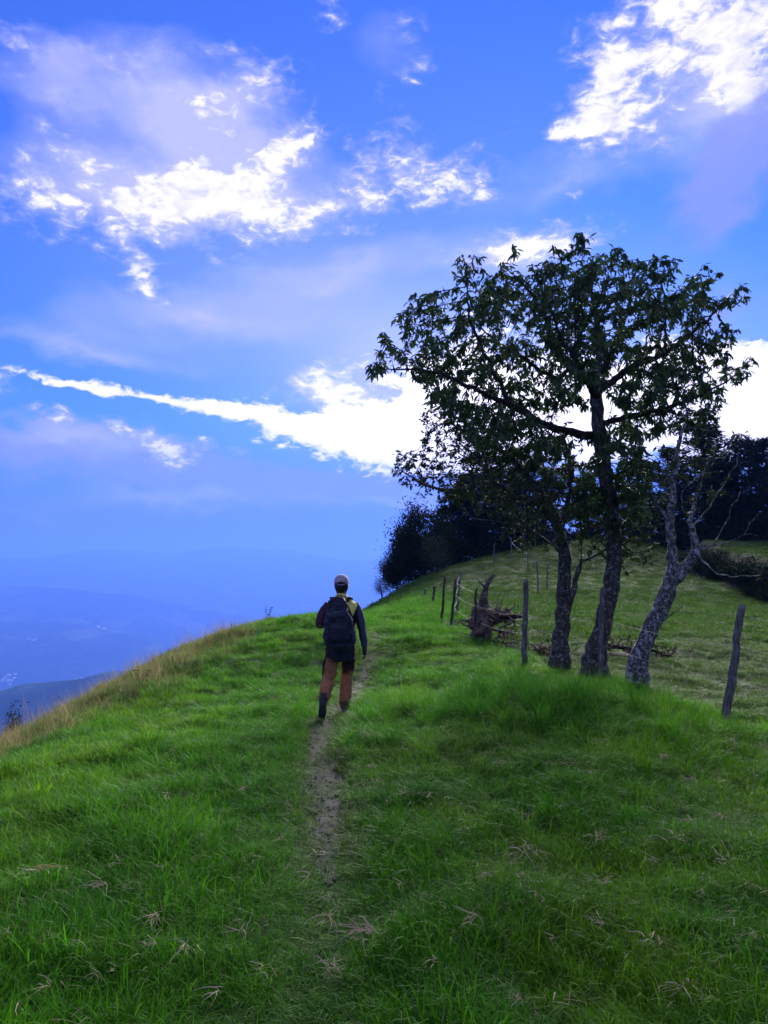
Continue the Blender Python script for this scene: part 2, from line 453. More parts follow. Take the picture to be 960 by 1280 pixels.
ccz = ground_z(ccx, ccy) + .014
cr = rng.gamma(2.0, .0030, nc).clip(.004, .026)
cv = np.stack([ccx, ccy, ccz], 1)[:, None] + ico[None] * (cr[:, None] * np.stack([rng.uniform(.7, 1.4, nc), rng.uniform(.7, 1.4, nc), rng.uniform(.35, .8, nc)], 1))[:, None] * rng.uniform(.75, 1.2, (nc, 12, 1))
cl_ = mesh_obj("earth_crumbs", cv.reshape(-1, 3), (icf[None] + 12 * np.arange(nc)[:, None, None]).reshape(-1, 3), m_path, path_o)
cl_['kind'] = 'stuff'

# ------------------------------------------------------------------ valley and mountains
def mountain_z(x, y):
    r = np.hypot(x - 3, y - 15)
    own = -28 - 0.42 * np.maximum(0, r - 75)
    own = np.where(r < 75, -28, own)
    floor = -760 + 30 * fbm(x * 0.0006, y * 0.0006, 3)
    z = np.maximum(own + 26 * fbm(x * 0.004, y * 0.004, 3) * sstep(80, 400, r), floor)
    def ridge(pts, y0, slope_n, slope_f, amp, wl):
        px = np.array([p[0] for p in pts]); pz = np.array([p[1] for p in pts])
        crest = np.interp(x, px, pz)
        yy = y - y0 - 350 * fbm(x * 0.0005, x * 0 + y0 * 0.01, 2)
        n = fbm(x * wl, y * wl, 5)
        spur = amp * (n + 0.8 * (0.5 - np.abs(pnoise(x * wl * 1.3, y * wl * 0.5 + 7))))
        return crest - np.where(yy < 0, -yy * slope_n, yy * slope_f) + spur
    z = np.maximum(z, ridge([(-9000, 320), (-6500, 330), (-4800, 480), (-3900, 450), (-2600, 490), (-1600, 430), (-600, 300), (1200, 260), (5000, 400), (9000, 380)], 13500, 0.38, 0.3, 60, 0.0007))
    z = np.maximum(z, ridge([(-9000, 60), (-4500, -95), (-3700, -125), (-3000, -165), (-2200, -250), (-1700, -340), (-900, -620), (200, -900)], 8000, 0.34, 0.3, 45, 0.0011))
    z = np.maximum(z, ridge([(-7000, -200), (-3200, -330), (-2600, -365), (-2000, -440), (-1500, -560), (-900, -800), (0, -1000)], 6200, 0.36, 0.3, 40, 0.0015))
    z = np.maximum(z, ridge([(-4000, -700), (-1500, -400), (-1100, -325), (-900, -285), (-700, -240), (-450, -195), (0, -150)], 2150, 0.5, 0.42, 22, 0.003))
    return z
mx = np.arange(-10500, 10501, 70.0); my = np.arange(-2500, 16001, 70.0)
MX, MY = np.meshgrid(mx, my)
mount = mesh_obj("mountains", np.c_[MX.ravel(), MY.ravel(), mountain_z(MX, MY).ravel()], grid_faces(len(mx), len(my)), m_far, smooth=True)
tag(mount, kind='structure')

# far-off town on the valley floor: too small to tell the houses apart
def boxes_mesh(cs, ss_):
    V, F = [], []
    base = np.array([(-1, -1, 0), (1, -1, 0), (1, 1, 0), (-1, 1, 0), (-1, -1, 1), (1, -1, 1), (1, 1, 1), (-1, 1, 1)], float)
    f = np.array([(4, 5, 6, 7), (0, 1, 5, 4), (1, 2, 6, 5), (2, 3, 7, 6), (3, 0, 4, 7)])
    for i, (c_, s_) in enumerate(zip(cs, ss_)):
        V.append(base * np.array(s_) + np.array(c_)); F.append(f + 8 * i)
    return np.concatenate(V), np.concatenate(F)
tp, ts = [], []
for (px, py, dpt, n, sp) in ((6, 853, 5300, 14, 45), (84, 853, 5300, 12, 45), (130, 796, 6400, 5, 30), (35, 818, 5900, 3, 25), (105, 866, 4700, 2, 30)):
    p = at(px, py, dpt)
    for k in range(n):
        x_, y_ = p.x + rng.normal(0, sp), p.y + rng.normal(0, sp * 1.5)
        tp.append((x_, y_, float(mountain_z(np.array([x_]), np.array([y_]))[0]) - 4)); ts.append((rng.uniform(5, 12), rng.uniform(5, 12), rng.uniform(9, 14)))
tv, tf = boxes_mesh(tp, ts)
town = mesh_obj("distant_town", tv, tf, simple_mat("whitewash", (0.7, 0.7, 0.68), (0.8, 0.8, 0.78), 0.05))
tag(town, 'scatter of tiny white houses far down in the hazy valley', 'town', kind='stuff')

# ------------------------------------------------------------------ haze
HAZE = 1.9e-4
m_haze, nt, out = new_mat("haze_air")
pv = nt.nodes.new('ShaderNodeVolumePrincipled')
pv.inputs['Color'].default_value = (0.085, 0.185, 0.68, 1)
pv.inputs['Density'].default_value = HAZE
pv.inputs['Anisotropy'].default_value = 0.25
nt.links.new(pv.outputs[0], out.inputs['Volume'])
hv, hf = boxes_mesh([(0, 6800, -795)], [(11500, 10200, 1322)])
hf = np.concatenate([hf, [[3, 2, 1, 0]]])
haze = mesh_obj("haze", hv, hf, m_haze)
tag(haze, kind='stuff')
# ------------------------------------------------------------------ trees
def resample(pts, step):
    """pts: list of (Vector, radius) -> evenly spaced, gently wandering list"""
    P = [p for p, _ in pts]; R = [r for _, r in pts]
    out = []
    for i in range(len(P) - 1):
        a, b = P[i], P[i + 1]
        p0 = P[i - 1] if i else a - (b - a); p3 = P[i + 2] if i + 2 < len(P) else b + (b - a)
        n = max(1, int(round((b - a).length / step)))
        for k in range(n):
            t = k / n
            q = 0.5 * ((2 * a) + (b - p0) * t + (2 * p0 - 5 * a + 4 * b - p3) * t * t + (3 * a - p0 - 3 * b + p3) * t ** 3)
            out.append((q, R[i] * (1 - t) + R[i + 1] * t))
    out.append((P[-1], R[-1]))
    return out

class Skel:
    def __init__(self): self.p, self.par, self.r = [], [], []
    def add(self, p, par, r=0.0):
        self.p.append(Vector(p)); self.par.append(par); self.r.append(r); return len(self.p) - 1
    def nearest(self, q):
        return min(range(len(self.p)), key=lambda i: (self.p[i] - q).length_squared)
    def limb(self, pts, step=0.12, wob=0.012):
        rs = resample(pts, step)
        if self.p:
            par = self.nearest(rs[0][0]); rs = rs[1:]
        else: par = -1
        for q, r in rs:
            w = Vector((random.gauss(0, wob), random.gauss(0, wob), random.gauss(0, wob)))
            par = self.add(q + w, par, r)
        return par
    def grow(self, att, step=0.11, infl=1.6, kill=0.22, iters=70, droop=0.0):
        att = [Vector(a) for a in att]
        for _ in range(iters):
            if not att: break
            kd = kdtree.KDTree(len(self.p))
            for i, q in enumerate(self.p): kd.insert(q, i)
            kd.balance()
            pull, left = {}, []
            for a in att:
                _, i, d = kd.find(a)
                if d < kill: continue
                left.append(a)
                if d < infl: pull.setdefault(i, Vector()); pull[i] += (a - self.p[i]).normalized()
            att = left
            if not pull: break
            for i, dv in pull.items():
                dv = dv + Vector((random.gauss(0, .25), random.gauss(0, .25), random.gauss(0, .25) - droop))
                if dv.length < 1e-5: continue
                self.add(self.p[i] + dv.normalized() * step, i)
    def finish(self, tip=0.0035, e=2.35):
        n = len(self.p)
        self.kids = [[] for _ in range(n)]
        for i, pa in enumerate(self.par):
            if pa >= 0: self.kids[pa].append(i)
        acc = [0.0] * n
        for i in range(n - 1, -1, -1):
            rr = acc[i] ** (1 / e) if acc[i] > 0 else tip
            if self.r[i] > 0: rr = max(self.r[i], min(rr, self.r[i] * 1.15))
            self.r[i] = rr
            if self.par[i] >= 0: acc[self.par[i]] += rr ** e
        for i in range(n):       # a child is never thicker than its parent
            if self.par[i] >= 0: self.r[i] = min(self.r[i], self.r[self.par[i]])
    def tubes(self, rough=0.12, keep=lambda r: True):
        V, F, nv = [], [], 0
        starts = [i for i in range(len(self.p)) if self.par[i] < 0]
        done = set()
        stack = list(starts)
        while stack:
            i = stack.pop()
            chain = [self.par[i], i] if self.par[i] >= 0 else [i]
            cur = i
            while self.kids[cur]:
                ks = sorted(self.kids[cur], key=lambda k: -self.r[k])
                stack.extend(ks[1:]); cur = ks[0]; chain.append(cur)
            if len(chain) < 2 or not keep(self.r[i]): continue
            rmax = self.r[chain[1]]
            k = 14 if rmax > 0.07 else 8 if rmax > 0.025 else 5 if rmax > 0.008 else 3
            pts = [self.p[c] for c in chain]
            up = Vector((0.3, 0.5, 0.1))
            for j, c in enumerate(chain):
                t = (pts[min(j + 1, len(pts) - 1)] - pts[max(j - 1, 0)])
                t = t.normalized() if t.length > 1e-6 else Vector((0, 0, 1))
                u = (up - t * up.dot(t)).normalized(); w = t.cross(u); up = u
                r = self.r[c]
                if j == 0 and self.par[i] >= 0: r = min(r, self.r[chain[1]] * 1.15)
                for s in range(k):
                    a = 2 * math.pi * s / k
                    rr = r * (1 + (rough * (random.random() - 0.5) * 2 if r > 0.02 else 0))
                    V.append(pts[j] + u * (math.cos(a) * rr) + w * (math.sin(a) * rr))
                if j:
                    b0, b1 = nv + (j - 1) * k, nv + j * k
                    for s in range(k):
                        s2 = (s + 1) % k
                        F.append((b0 + s, b0 + s2, b1 + s2, b1 + s))
            nv += len(chain) * k
        return V, F

LEAF = np.array([(0, 0, 0), (-0.5, 0.42, 0.10), (0, 0.45, 0), (0.5, 0.42, 0.10), (-0.34, 0.75, 0.02), (0, 0.76, -0.06), (0.34, 0.75, 0.02), (0, 1, -0.16)])
LEAF_F = np.array([(0, 2, 1), (0, 3, 2), (1, 2, 4), (2, 5, 4), (2, 3, 6), (2, 6, 5), (4, 5, 7), (5, 6, 7)])
LEAF_S = np.array([(0, 0, 0), (-0.5, 0.5, 0.08), (0.5, 0.5, 0.08), (0, 1, -0.05)])
LEAF_SF = np.array([(0, 2, 1), (1, 2, 3)])
def leaves(pos, dirs, length, width, small=False):
    """one mesh of many folded leaves; dirs = unit axis of each leaf"""
    T, TF = (LEAF_S, LEAF_SF) if small else (LEAF, LEAF_F)
    n = len(pos); pos = np.asarray(pos); d = np.asarray(dirs); d = d / np.linalg.norm(d, axis=1, keepdims=True)
    rnd = rng.normal(size=(n, 3)); rnd[:, 2] += 0.9
    nrm = rnd - d * (rnd * d).sum(1, keepdims=True); nrm /= np.linalg.norm(nrm, axis=1, keepdims=True)
    sid = np.cross(d, nrm)
    L = np.asarray(length).reshape(-1, 1, 1); W = np.asarray(width).reshape(-1, 1, 1)
    v = pos[:, None] + sid[:, None] * T[None, :, :1] * W + d[:, None] * T[None, :, 1:2] * L + nrm[:, None] * T[None, :, 2:] * L
    f = TF[None] + (np.arange(n) * len(T))[:, None, None]
    rv = np.repeat(rng.random(n), len(T))
    return v.reshape(-1, 3), f.reshape(-1, 3), rv

def leaf_mat(name, c1, c2, c3, trans=0.3, rough=0.5, spec=0.3):
    m, nt, out = new_mat(name)
    r = attr(nt, 'rnd')
    c = mixc(nt, r, c1, c2)
    c = mixc(nt, r.ramp(0.90, 1.0), c, c3)
    p = principled(nt, out, c, rough, None, 0, spec)
    t = nt.nodes.new('ShaderNodeBsdfTranslucent'); nt.links.new(c.s, t.inputs[0])
    mx_ = nt.nodes.new('ShaderNodeMixShader'); mx_.inputs[0].default_value = trans
    nt.links.new(p.outputs[0], mx_.inputs[1]); nt.links.new(t.outputs[0], mx_.inputs[2]); nt.links.new(mx_.outputs[0], out.inputs[0])
    return m
m_leaf_big = leaf_mat("glossy_broad_leaf", (0.020, 0.052, 0.016), (0.048, 0.095, 0.026), (0.085, 0.090, 0.025), 0.25, 0.5)
m_leaf_small = leaf_mat("small_leaf", (0.020, 0.038, 0.014), (0.040, 0.062, 0.020), (0.040, 0.050, 0.018), 0.12, 0.8, 0.05)
m_needle = leaf_mat("conifer_needles", (0.007, 0.016, 0.005), (0.014, 0.030, 0.008), (0.022, 0.034, 0.009), 0.1, 0.85, 0.04)

def bark_mat(name, dark, mid, lichen, amount):
    m, nt, out = new_mat(name)
    v = objco(nt)
    mpn = nt.nodes.new('ShaderNodeMapping'); mpn.inputs['Scale'].default_value = (1, 1, 0.35); nt.links.new(v.s, mpn.inputs[0])
    vs = S(nt, mpn.outputs[0])
    n1, n2, n3 = noise(nt, vs, 26, 6, 0.65), noise(nt, v, 17, 6, 0.7, 0.8), noise(nt, v, 55, 5, 0.7)
    c = mixc(nt, n1.ramp(0.35, 0.65), dark, mid)
    c = mixc(nt, (n2 + (n3 - 0.5) * 0.5).ramp(0.62 - amount, 0.70 - amount * 0.6), c, lichen)
    principled(nt, out, c, 0.95, n1 + n3 * 0.4, 0.035, 0.15)
    return m
m_bark_mid = bark_mat("mossy_bark", (0.022, 0.019, 0.015), (0.075, 0.068, 0.055), (0.22, 0.225, 0.20), 0.10)
m_bark_pale = bark_mat("lichen_bark", (0.030, 0.027, 0.022), (0.095, 0.090, 0.078), (0.34, 0.345, 0.33), 0.14)
m_bark_dark = bark_mat("dark_bark", (0.012, 0.010, 0.008), (0.030, 0.025, 0.020), (0.07, 0.07, 0.06), 0.0)

def limb_px(pts):
    return [(at(px, py, dp), r) for (px, py, dp, r) in pts]
def blob_px(items):
    out = []
    for (px, py, rx, ry, dp, rd, n) in items:
        c_ = at(px, py, dp); s_ = dp / 960
        for _ in range(n):
            while True:
                u = rng.uniform(-1, 1, 3)
                if (u ** 2).sum() <= 1: break
            out.append((c_.x + u[0] * rx * s_, c_.y + u[1] * rd, c_.z + u[2] * ry * s_))
    return out

def build_tree(name, label, trunk, limbs, atts, bark, leafm, leaf_len, leaf_w, per_tip, small, group=None, grow_kw={}, bare=(), bark_hi=None, along=0.0, droop=0.6, skip=None):
    base = at(*trunk[0][:3]); base.z = gz(base.x, base.y)
    root = empty(name, base)
    tag(root, label, 'tree', group)
    sk = Skel()
    tr = limb_px(trunk); d0 = base - tr[0][0]; tr[0] = (base - Vector((0, 0, 0.15)), tr[0][1])
    sk.limb(tr, 0.10, 0.010)
    n_trunk = len(sk.p)
    for l in limbs: sk.limb(limb_px(l), 0.10, 0.014)
    n_limb = len(sk.p)
    sk.grow(atts, **grow_kw)
    n_leafy = len(sk.p)
    for l in bare:
        sk.limb(limb_px(l), 0.09, 0.016)
    n_b = len(sk.p)
    sk.finish()
    # root flare
    for i in range(n_trunk):
        h = sk.p[i].z - base.z
        if h < 0.5: sk.r[i] *= 1 + 0.55 * max(0, 0.5 - h) / 0.5
    # split trunk from the branches
    main = Skel(); main.p, main.par, main.r = sk.p[:n_trunk], sk.par[:n_trunk], sk.r[:n_trunk]
    main.kids = [[k for k in sk.kids[i] if k < n_trunk] for i in range(n_trunk)]
    V, F = main.tubes(0.10)
    V = np.array([tuple(q - base) for q in V])
    o = mesh_obj("trunk", V, F, bark, root, smooth=True)
    br = Skel(); br.p, br.par, br.r = sk.p, list(sk.par), sk.r
    br.kids = [list(k) for k in sk.kids]
    # chains start at every branch that leaves the trunk
    Vb, Fb = [], []
    for i in range(n_trunk):
        br.kids[i] = [k for k in br.kids[i] if k >= n_trunk]
    sub = Skel(); sub.p, sub.r, sub.kids = br.p, br.r, br.kids
    sub.par = br.par
    starts = [k for i in range(n_trunk) for k in br.kids[i]]
    V, F, nv = [], [], 0
    for s_ in starts:
        one = Skel(); one.p, one.r, one.kids = br.p, br.r, br.kids
        one.par = br.par
        tv_, tf_ = _tubes_from(one, s_)
        F.extend([tuple(x + nv for x in f) for f in tf_]); V.extend(tv_); nv += len(tv_)
    if V:
        V = np.array([tuple(q - base) for q in V])
        mesh_obj("branches", V, F, bark_hi or bark, root, smooth=True)
    # foliage
    tips, dirs = [], []
    for i in range(n_limb, n_leafy):
        tip_ = not [k for k in sk.kids[i]]
        if tip_ or random.random() < along:
            d = (sk.p[i] - sk.p[sk.par[i]]).normalized()
            if skip and skip(sk.p[i]): continue
            m_ = per_tip if tip_ else max(1, per_tip // 3)
            m_ = max(1, int(m_ * random.uniform(0.7, 1.3)))
            for _ in range(m_):
                back = random.random() * (0.20 if not small else 0.16)
                dd = Vector((random.gauss(0, 1), random.gauss(0, 1), random.gauss(0, 0.7)))
                dd = (dd.normalized() + d * 0.45 + Vector((0, 0, -droop * (0.35 + random.random()))))
                tips.append(tuple(sk.p[i] - d * back - base)); dirs.append(tuple(dd))
    n = len(tips)
    L = leaf_len * rng.uniform(0.45, 1.25, n); W = leaf_w * rng.uniform(0.6, 1.25, n)
    v_, f_, rv = leaves(tips, dirs, L, W, small)
    fo = mesh_obj("crown", v_, f_, leafm, root)
    fo['kind'] = 'stuff'
    set_attr(fo, 'rnd', rv)
    return root

def _tubes_from(sk, start):
    V, F, nv = [], [], 0
    stack = [start]
    while stack:
        i = stack.pop()
        chain = [sk.par[i], i]; cur = i
        while sk.kids[cur]:
            ks = sorted(sk.kids[cur], key=lambda k: -sk.r[k]); stack.extend(ks[1:]); cur = ks[0]; chain.append(cur)
        rmax = sk.r[chain[1]]
        k = 10 if rmax > 0.05 else 7 if rmax > 0.02 else 4 if rmax > 0.007 else 3
        pts = [sk.p[c] for c in chain]; up = Vector((0.3, 0.5, 0.1))
        for j, c in enumerate(chain):
            t = pts[min(j + 1, len(pts) - 1)] - pts[max(j - 1, 0)]
            t = t.normalized() if t.length > 1e-6 else Vector((0, 0, 1))
            u = up - t * up.dot(t); u = u.normalized() if u.length > 1e-4 else t.orthogonal().normalized()
            w = t.cross(u); up = u
            r = sk.r[c] if j else min(sk.r[c], rmax * 1.1)
            for s in range(k):
                a = 2 * math.pi * s / k
                rr = r * (1 + (0.18 * (random.random() - 0.5) if r > 0.02 else 0))
                V.append(pts[j] + u * (math.cos(a) * rr) + w * (math.sin(a) * rr))
            if j:
                b0, b1 = nv + (j - 1) * k, nv + j * k
                for s in range(k):
                    s2 = (s + 1) % k; F.append((b0 + s, b0 + s2, b1 + s2, b1 + s))
        nv += len(chain) * k
    return V, F

# --- the large-leaved tree in the middle
D2 = 11.4
clumps = [(585, 338, 26, 20), (640, 335, 22, 18), (688, 350, 26, 24), (724, 308, 22, 18), (765, 322, 22, 22), (828, 334, 26, 18), (873, 352, 20, 18), (912, 370, 22, 18),
          (905, 420, 18, 16), (925, 462, 18, 16), (892, 490, 22, 18), (868, 520, 30, 22), (520, 392, 24, 20), (548, 382, 22, 22), (483, 428, 18, 18), (500, 445, 18, 14), (466, 462, 14, 8),
          (560, 425, 30, 26), (535, 440, 22, 18), (600, 395, 40, 34), (650, 385, 40, 34), (700, 390, 46, 36), (750, 375, 46, 36), (800, 380, 44, 36), (845, 395, 44, 34), (880, 440, 34, 30),
          (620, 445, 44, 30), (670, 440, 44, 34), (720, 430, 46, 34), (775, 440, 48, 34), (830, 450, 46, 34), (580, 470, 34, 24), (560, 500, 30, 22), (640, 490, 40, 26), (800, 490, 44, 26), (850, 480, 36, 26),
          (540, 470, 24, 18), (690, 330, 30, 20), (735, 345, 30, 26), (615, 365, 28, 22), (860, 375, 28, 24), (790, 345, 24, 22),
          (600, 520, 34, 22), (650, 530, 34, 18), (820, 530, 40, 22), (780, 560, 34, 20), (700, 500, 36, 20), (720, 475, 36, 18), (555, 455, 26, 22), (525, 425, 22, 18), (505, 400, 14, 12),
          (690, 560, 34, 22), (725, 590, 30, 24), (790, 590, 34, 24), (770, 540, 30, 18), (655, 575, 34, 22), (735, 625, 30, 24), (795, 630, 30, 24), (610, 545, 30, 20)]
att2 = []
for (cx_, cy_, rx_, ry_) in clumps:
    n_ = int(22 + rx_ * ry_ / 26)
    edge_ = abs(cx_ - 705) / 235
    sd_ = 1.7 * math.sqrt(max(0.05, 1 - min(1, edge_ ** 2 + ((cy_ - 440) / 150) ** 2 * 0.6)))
    for rep in range(1 if edge_ > 0.75 or cy_ < 345 else 2):
        dp_ = D2 + rng.uniform(-sd_, sd_)
        att2 += blob_px([(cx_, cy_, rx_, ry_, dp_, 0.45, n_)])
tree_mid = build_tree("broadleaf_tree", "tall tree with big drooping leaves, its wide dark crown on the thickest trunk", 
    [(740, 848, D2, .155), (746, 810, D2, .140), (755, 775, D2, .125), (763, 735, D2, .12), (768, 690, D2, .118), (764, 640, D2, .11), (757, 590, D2, .10), (750, 545, D2, .09), (746, 505, D2, .08), (743, 480, D2, .07),
     (750, 440, D2 + .1, .06), (745, 400, D2 + .1, .045), (736, 355, D2, .025), (726, 325, D2, .012)],
    [[(743, 482, D2, .07), (715, 462, D2 - .2, .062), (692, 432, D2 - .3, .055), (683, 402, D2 - .3, .04), (668, 372, D2 - .5, .025), (650, 350, D2 - .6, .012)],
     [(746, 492, D2, .06), (785, 462, D2 + .3, .05), (830, 440, D2 + .4, .038), (870, 412, D2 + .4, .025), (900, 385, D2 + .4, .012)],
     [(752, 548, D2, .07), (715, 540, D2 - .2, .06), (680, 530, D2 - .3, .052), (640, 507, D2 - .5, .042), (600, 490, D2 - .6, .03), (560, 472, D2 - .6, .026), (520, 462, D2 - .5, .016), (482, 462, D2 - .5, .008)],
     [(750, 530, D2, .05), (800, 518, D2 - .4, .04), (850, 505, D2 - .5, .028), (900, 482, D2 - .5, .014), (922, 466, D2 - .5, .008)],
     [(640, 507, D2 - .5, .035), (612, 455, D2 - .4, .028), (588, 402, D2 - .3, .018), (582, 350, D2 - .3, .008)],
     [(830, 440, D2 + .4, .025), (832, 390, D2 + .5, .017), (826, 345, D2 + .5, .008)],
     [(745, 498, D2, .05), (722, 455, D2 - 1.0, .04), (700, 420, D2 - 1.7, .022), (690, 390, D2 - 2.0, .012)],
     [(747, 470, D2, .05), (772, 430, D2 + 1.0, .036), (782, 395, D2 + 1.7, .02), (790, 365, D2 + 2.0, .01)],
     [(715, 462, D2 - .2, .035), (690, 470, D2 + .6, .03), (640, 440, D2 + 1.1, .02), (600, 410, D2 + 1.3, .012)]],
    att2, m_bark_mid, m_leaf_big, 0.125, 0.040, 13, False, 'trees along the wire fence', dict(step=0.09, infl=1.5, kill=0.11, iters=80), along=0.58, droop=1.1, bark_hi=m_bark_dark)

# --- the small-leaved tree on the left
D1 = 11.95
att1 = sum((blob_px([(520, 590, 32, 30, D1 - .3, .5, 60), (560, 560, 40, 40, D1, .7, 110), (600, 545, 40, 36, D1, .8, 110), (560, 605, 40, 24, D1 - .2, .6, 60), (505, 575, 18, 14, D1 - .3, .3, 24),
                (640, 560, 40, 44, D1, .9, 110), (690, 570, 40, 50, D1, .8, 90), (610, 610, 50, 36, D1 - .3, .8, 110), (660, 630, 46, 40, D1 - .3, .8, 110), (560, 520, 40, 24, D1, .6, 50), (720, 640, 50, 50, D1 - .5, .6, 90), (765, 655, 50, 50, D1 - .6, .6, 80), (670, 665, 46, 30, D1 - .3, .6, 50), (790, 690, 30, 30, D1 - .7, .5, 30), (640, 520, 40, 24, D1 + .3, .6, 50)]) for _ in range(2)), [])
tree_left = build_tree("broadleaf_tree", "slim small-leaved tree with a mossy trunk and twigs reaching towards the hiker",
    [(698, 838, D1, .125), (701, 800, D1, .115), (704, 750, D1, .108), (706, 708, D1, .10), (700, 665, D1, .085), (686, 632, D1, .065), (664, 600, D1, .05), (636, 570, D1, .036), (600, 548, D1, .024), (562, 530, D1, .012)],
    [[(686, 632, D1, .045), (650, 622, D1 - .3, .038), (610, 602, D1 - .4, .03), (566, 612, D1 - .4, .02), (524, 602, D1 - .4, .013), (494, 585, D1 - .4, .006)],
     [(700, 665, D1, .05), (712, 622, D1 - .1, .04), (713, 580, D1 - .1, .03), (705, 545, D1, .016)],
     [(706, 770, D1, .055), (716, 742, D1 - .1, .05), (722, 718, D1 - .2, .04), (728, 703, D1 - .2, .03), (744, 694, D1 - .2, .014)],
     [(664, 600, D1, .03), (640, 600, D1 + .6, .026), (600, 580, D1 + .9, .016), (570, 565, D1 + 1.0, .008)]],
    att1, m_bark_mid, m_leaf_small, 0.085, 0.034, 11, True, 'trees along the wire fence', dict(step=0.085, infl=1.2, kill=0.085, iters=70), along=0.45, droop=0.5,
    bare=[[(650, 622, D1 - .3, .012), (640, 585, D1 - .9, .009), (632, 560, D1 - 1.2, .006), (640, 535, D1 - 1.3, .004)],
          [(700, 690, D1, .02), (670, 665, D1 - .6, .014), (640, 655, D1 - .9, .009), (600, 650, D1 - 1.1, .006), (575, 640, D1 - 1.1, .004)]])

# --- the leaning lichen-covered tree on the right
D3 = 10.5
att3 = blob_px([(850, 570, 46, 44, D3 + .2, .6, 90), (880, 545, 40, 36, D3 + .2, .5, 60), (820, 600, 40, 40, D3 + .3, .6, 70), (800, 640, 36, 36, D3 + .4, .5, 50), (870, 610, 40, 36, D3, .5, 40), (845, 520, 40, 26, D3 + .2, .5, 40)])
tree_right = build_tree("broadleaf_tree", "leaning pale lichen-covered tree with a broken forked branch and bare twigs",
    [(793, 858, D3, .105), (800, 818, D3, .10), (815, 782, D3, .098), (828, 757, D3, .098), (837, 732, D3, .095), (840, 695, D3, .066), (838, 652, D3, .055), (842, 602, D3, .042), (850, 552, D3, .026), (860, 512, D3, .012)],
    [[(836, 738, D3, .085), (852, 717, D3 - .1, .075), (866, 697, D3 - .15, .07), (868, 674, D3 - .15, .052), (862, 650, D3 - .15, .034), (872, 615, D3 - .1, .018), (888, 572, D3 - .1, .008)],
     [(838, 652, D3, .03), (815, 620, D3 + .3, .022), (800, 590, D3 + .5, .012)]],
    att3, m_bark_pale, m_leaf_small, 0.09, 0.034, 9, True, 'trees along the wire fence', dict(step=0.085, infl=1.1, kill=0.10, iters=50), along=0.4, droop=0.8,
    bare=[[(867, 684, D3 - .15, .02), (890, 682, D3 - .3, .014), (920, 672, D3 - .5, .01), (948, 642, D3 - .6, .005)], [(890, 682, D3 - .3, .009), (905, 655, D3 - .3, .007), (925, 615, D3 - .3, .004)],
          [(868, 690, D3 - .15, .016), (886, 708, D3 - .4, .011), (905, 720, D3 - .6, .007), (948, 718, D3 - .8, .004)], [(920, 672, D3 - .5, .006), (945, 668, D3 - .6, .004)],
          [(866, 660, D3 - .15, .014), (890, 630, D3 - .2, .010), (915, 590, D3 - .3, .006), (925, 565, D3 - .3, .004)], [(862, 650, D3, .01), (850, 620, D3 - .3, .008), (880, 590, D3 - .5, .005)],
          [(815, 790, D3, .014), (830, 775, D3 - .3, .011), (846, 764, D3 - .5, .006), (856, 752, D3 - .6, .004)], [(842, 602, D3, .012), (810, 570, D3 - .3, .008), (800, 530, D3 - .3, .004)],
          [(850, 720, D3, .01), (866, 712, D3 - .3, .008), (874, 730, D3 - .4, .006), (872, 745, D3 - .4, .003)]])

# --- dark conifers behind the knoll
def conifer(name, h, spread, seed, n_wh, dense=1.0, top=0.1, low=0.1):
    r_ = random.Random(seed); g_ = np.random.default_rng(seed)
    root = empty(name)
    sk = Skel(); par = -1
    for k in range(13):
        t = k / 12
        par = sk.add((0.05 * math.sin(k * 1.7 + seed), 0.05 * math.cos(k * 2.1), -0.5 + (h + .4) * t), par, 0.022 * h * (1 - 0.93 * t))
    pos, dr = [], []
    for w in range(n_wh):
        t = low + (1 - low) * (w + 0.5 * r_.random()) / n_wh
        z = h * t
        prof = (1 - t) ** 0.75 * (1 - 0.35 * (1 - t) ** 4) + top
        for b in range(r_.randint(4, 7)):
            a = r_.uniform(0, 2 * math.pi); L = spread * prof * r_.uniform(0.45, 1.2)
            up = r_.uniform(-0.25, 0.30)
            i0 = sk.nearest(Vector((0, 0, z))); p = Vector((0, 0, z)); m_ = max(3, int(L / 0.25)); pa = i0
            for q in range(1, m_ + 1):
                s_ = q / m_
                p = Vector((math.cos(a) * L * s_, math.sin(a) * L * s_, z + L * (up * s_ - 0.35 * s_ * s_ + 0.18 * s_ ** 3)))
                p += Vector((r_.gauss(0, .04), r_.gauss(0, .04), r_.gauss(0, .03)))
                pa = sk.add(p, pa, 0.03 * (1 - 0.8 * s_))
                nn = int((19 + 14 * s_) * dense)
                sp = 0.13 + 0.22 * math.sin(min(1, s_ * 1.1) * math.pi) * min(1.0, L)
                for _ in range(nn):
                    o_ = g_.normal(0, 1, 3) * (sp, sp, sp * 0.55)
                    pos.append((p.x + o_[0], p.y + o_[1], p.z + o_[2])); dr.append((math.cos(a) + g_.normal(0, .7), math.sin(a) + g_.normal(0, .7), g_.normal(0.05, .5)))
    sk.finish(0.006)
    V, F = sk.tubes(0.1)
    mesh_obj("trunk", np.array([tuple(q) for q in V]), F, m_bark_dark, root, smooth=True)
    n = len(pos)
    v_, f_, rv = leaves(pos, dr, g_.uniform(0.16, 0.36, n), g_.uniform(0.05, 0.11, n), True)
    fo = mesh_obj("crown", v_, f_, m_needle, root); fo['kind'] = 'stuff'; set_attr(fo, 'rnd', rv)
    return root
protos = [conifer("conifer", 8.0, 2.6, 3, 22), conifer("conifer", 7.0, 2.9, 8, 19, 1.0, 0.2), conifer("conifer", 9.5, 3.0, 21, 26, 1.0, 0.05)]
used_p = [False] * 3
GL, GR = 'dark trees behind the left of the knoll', 'dark trees behind the right of the knoll'
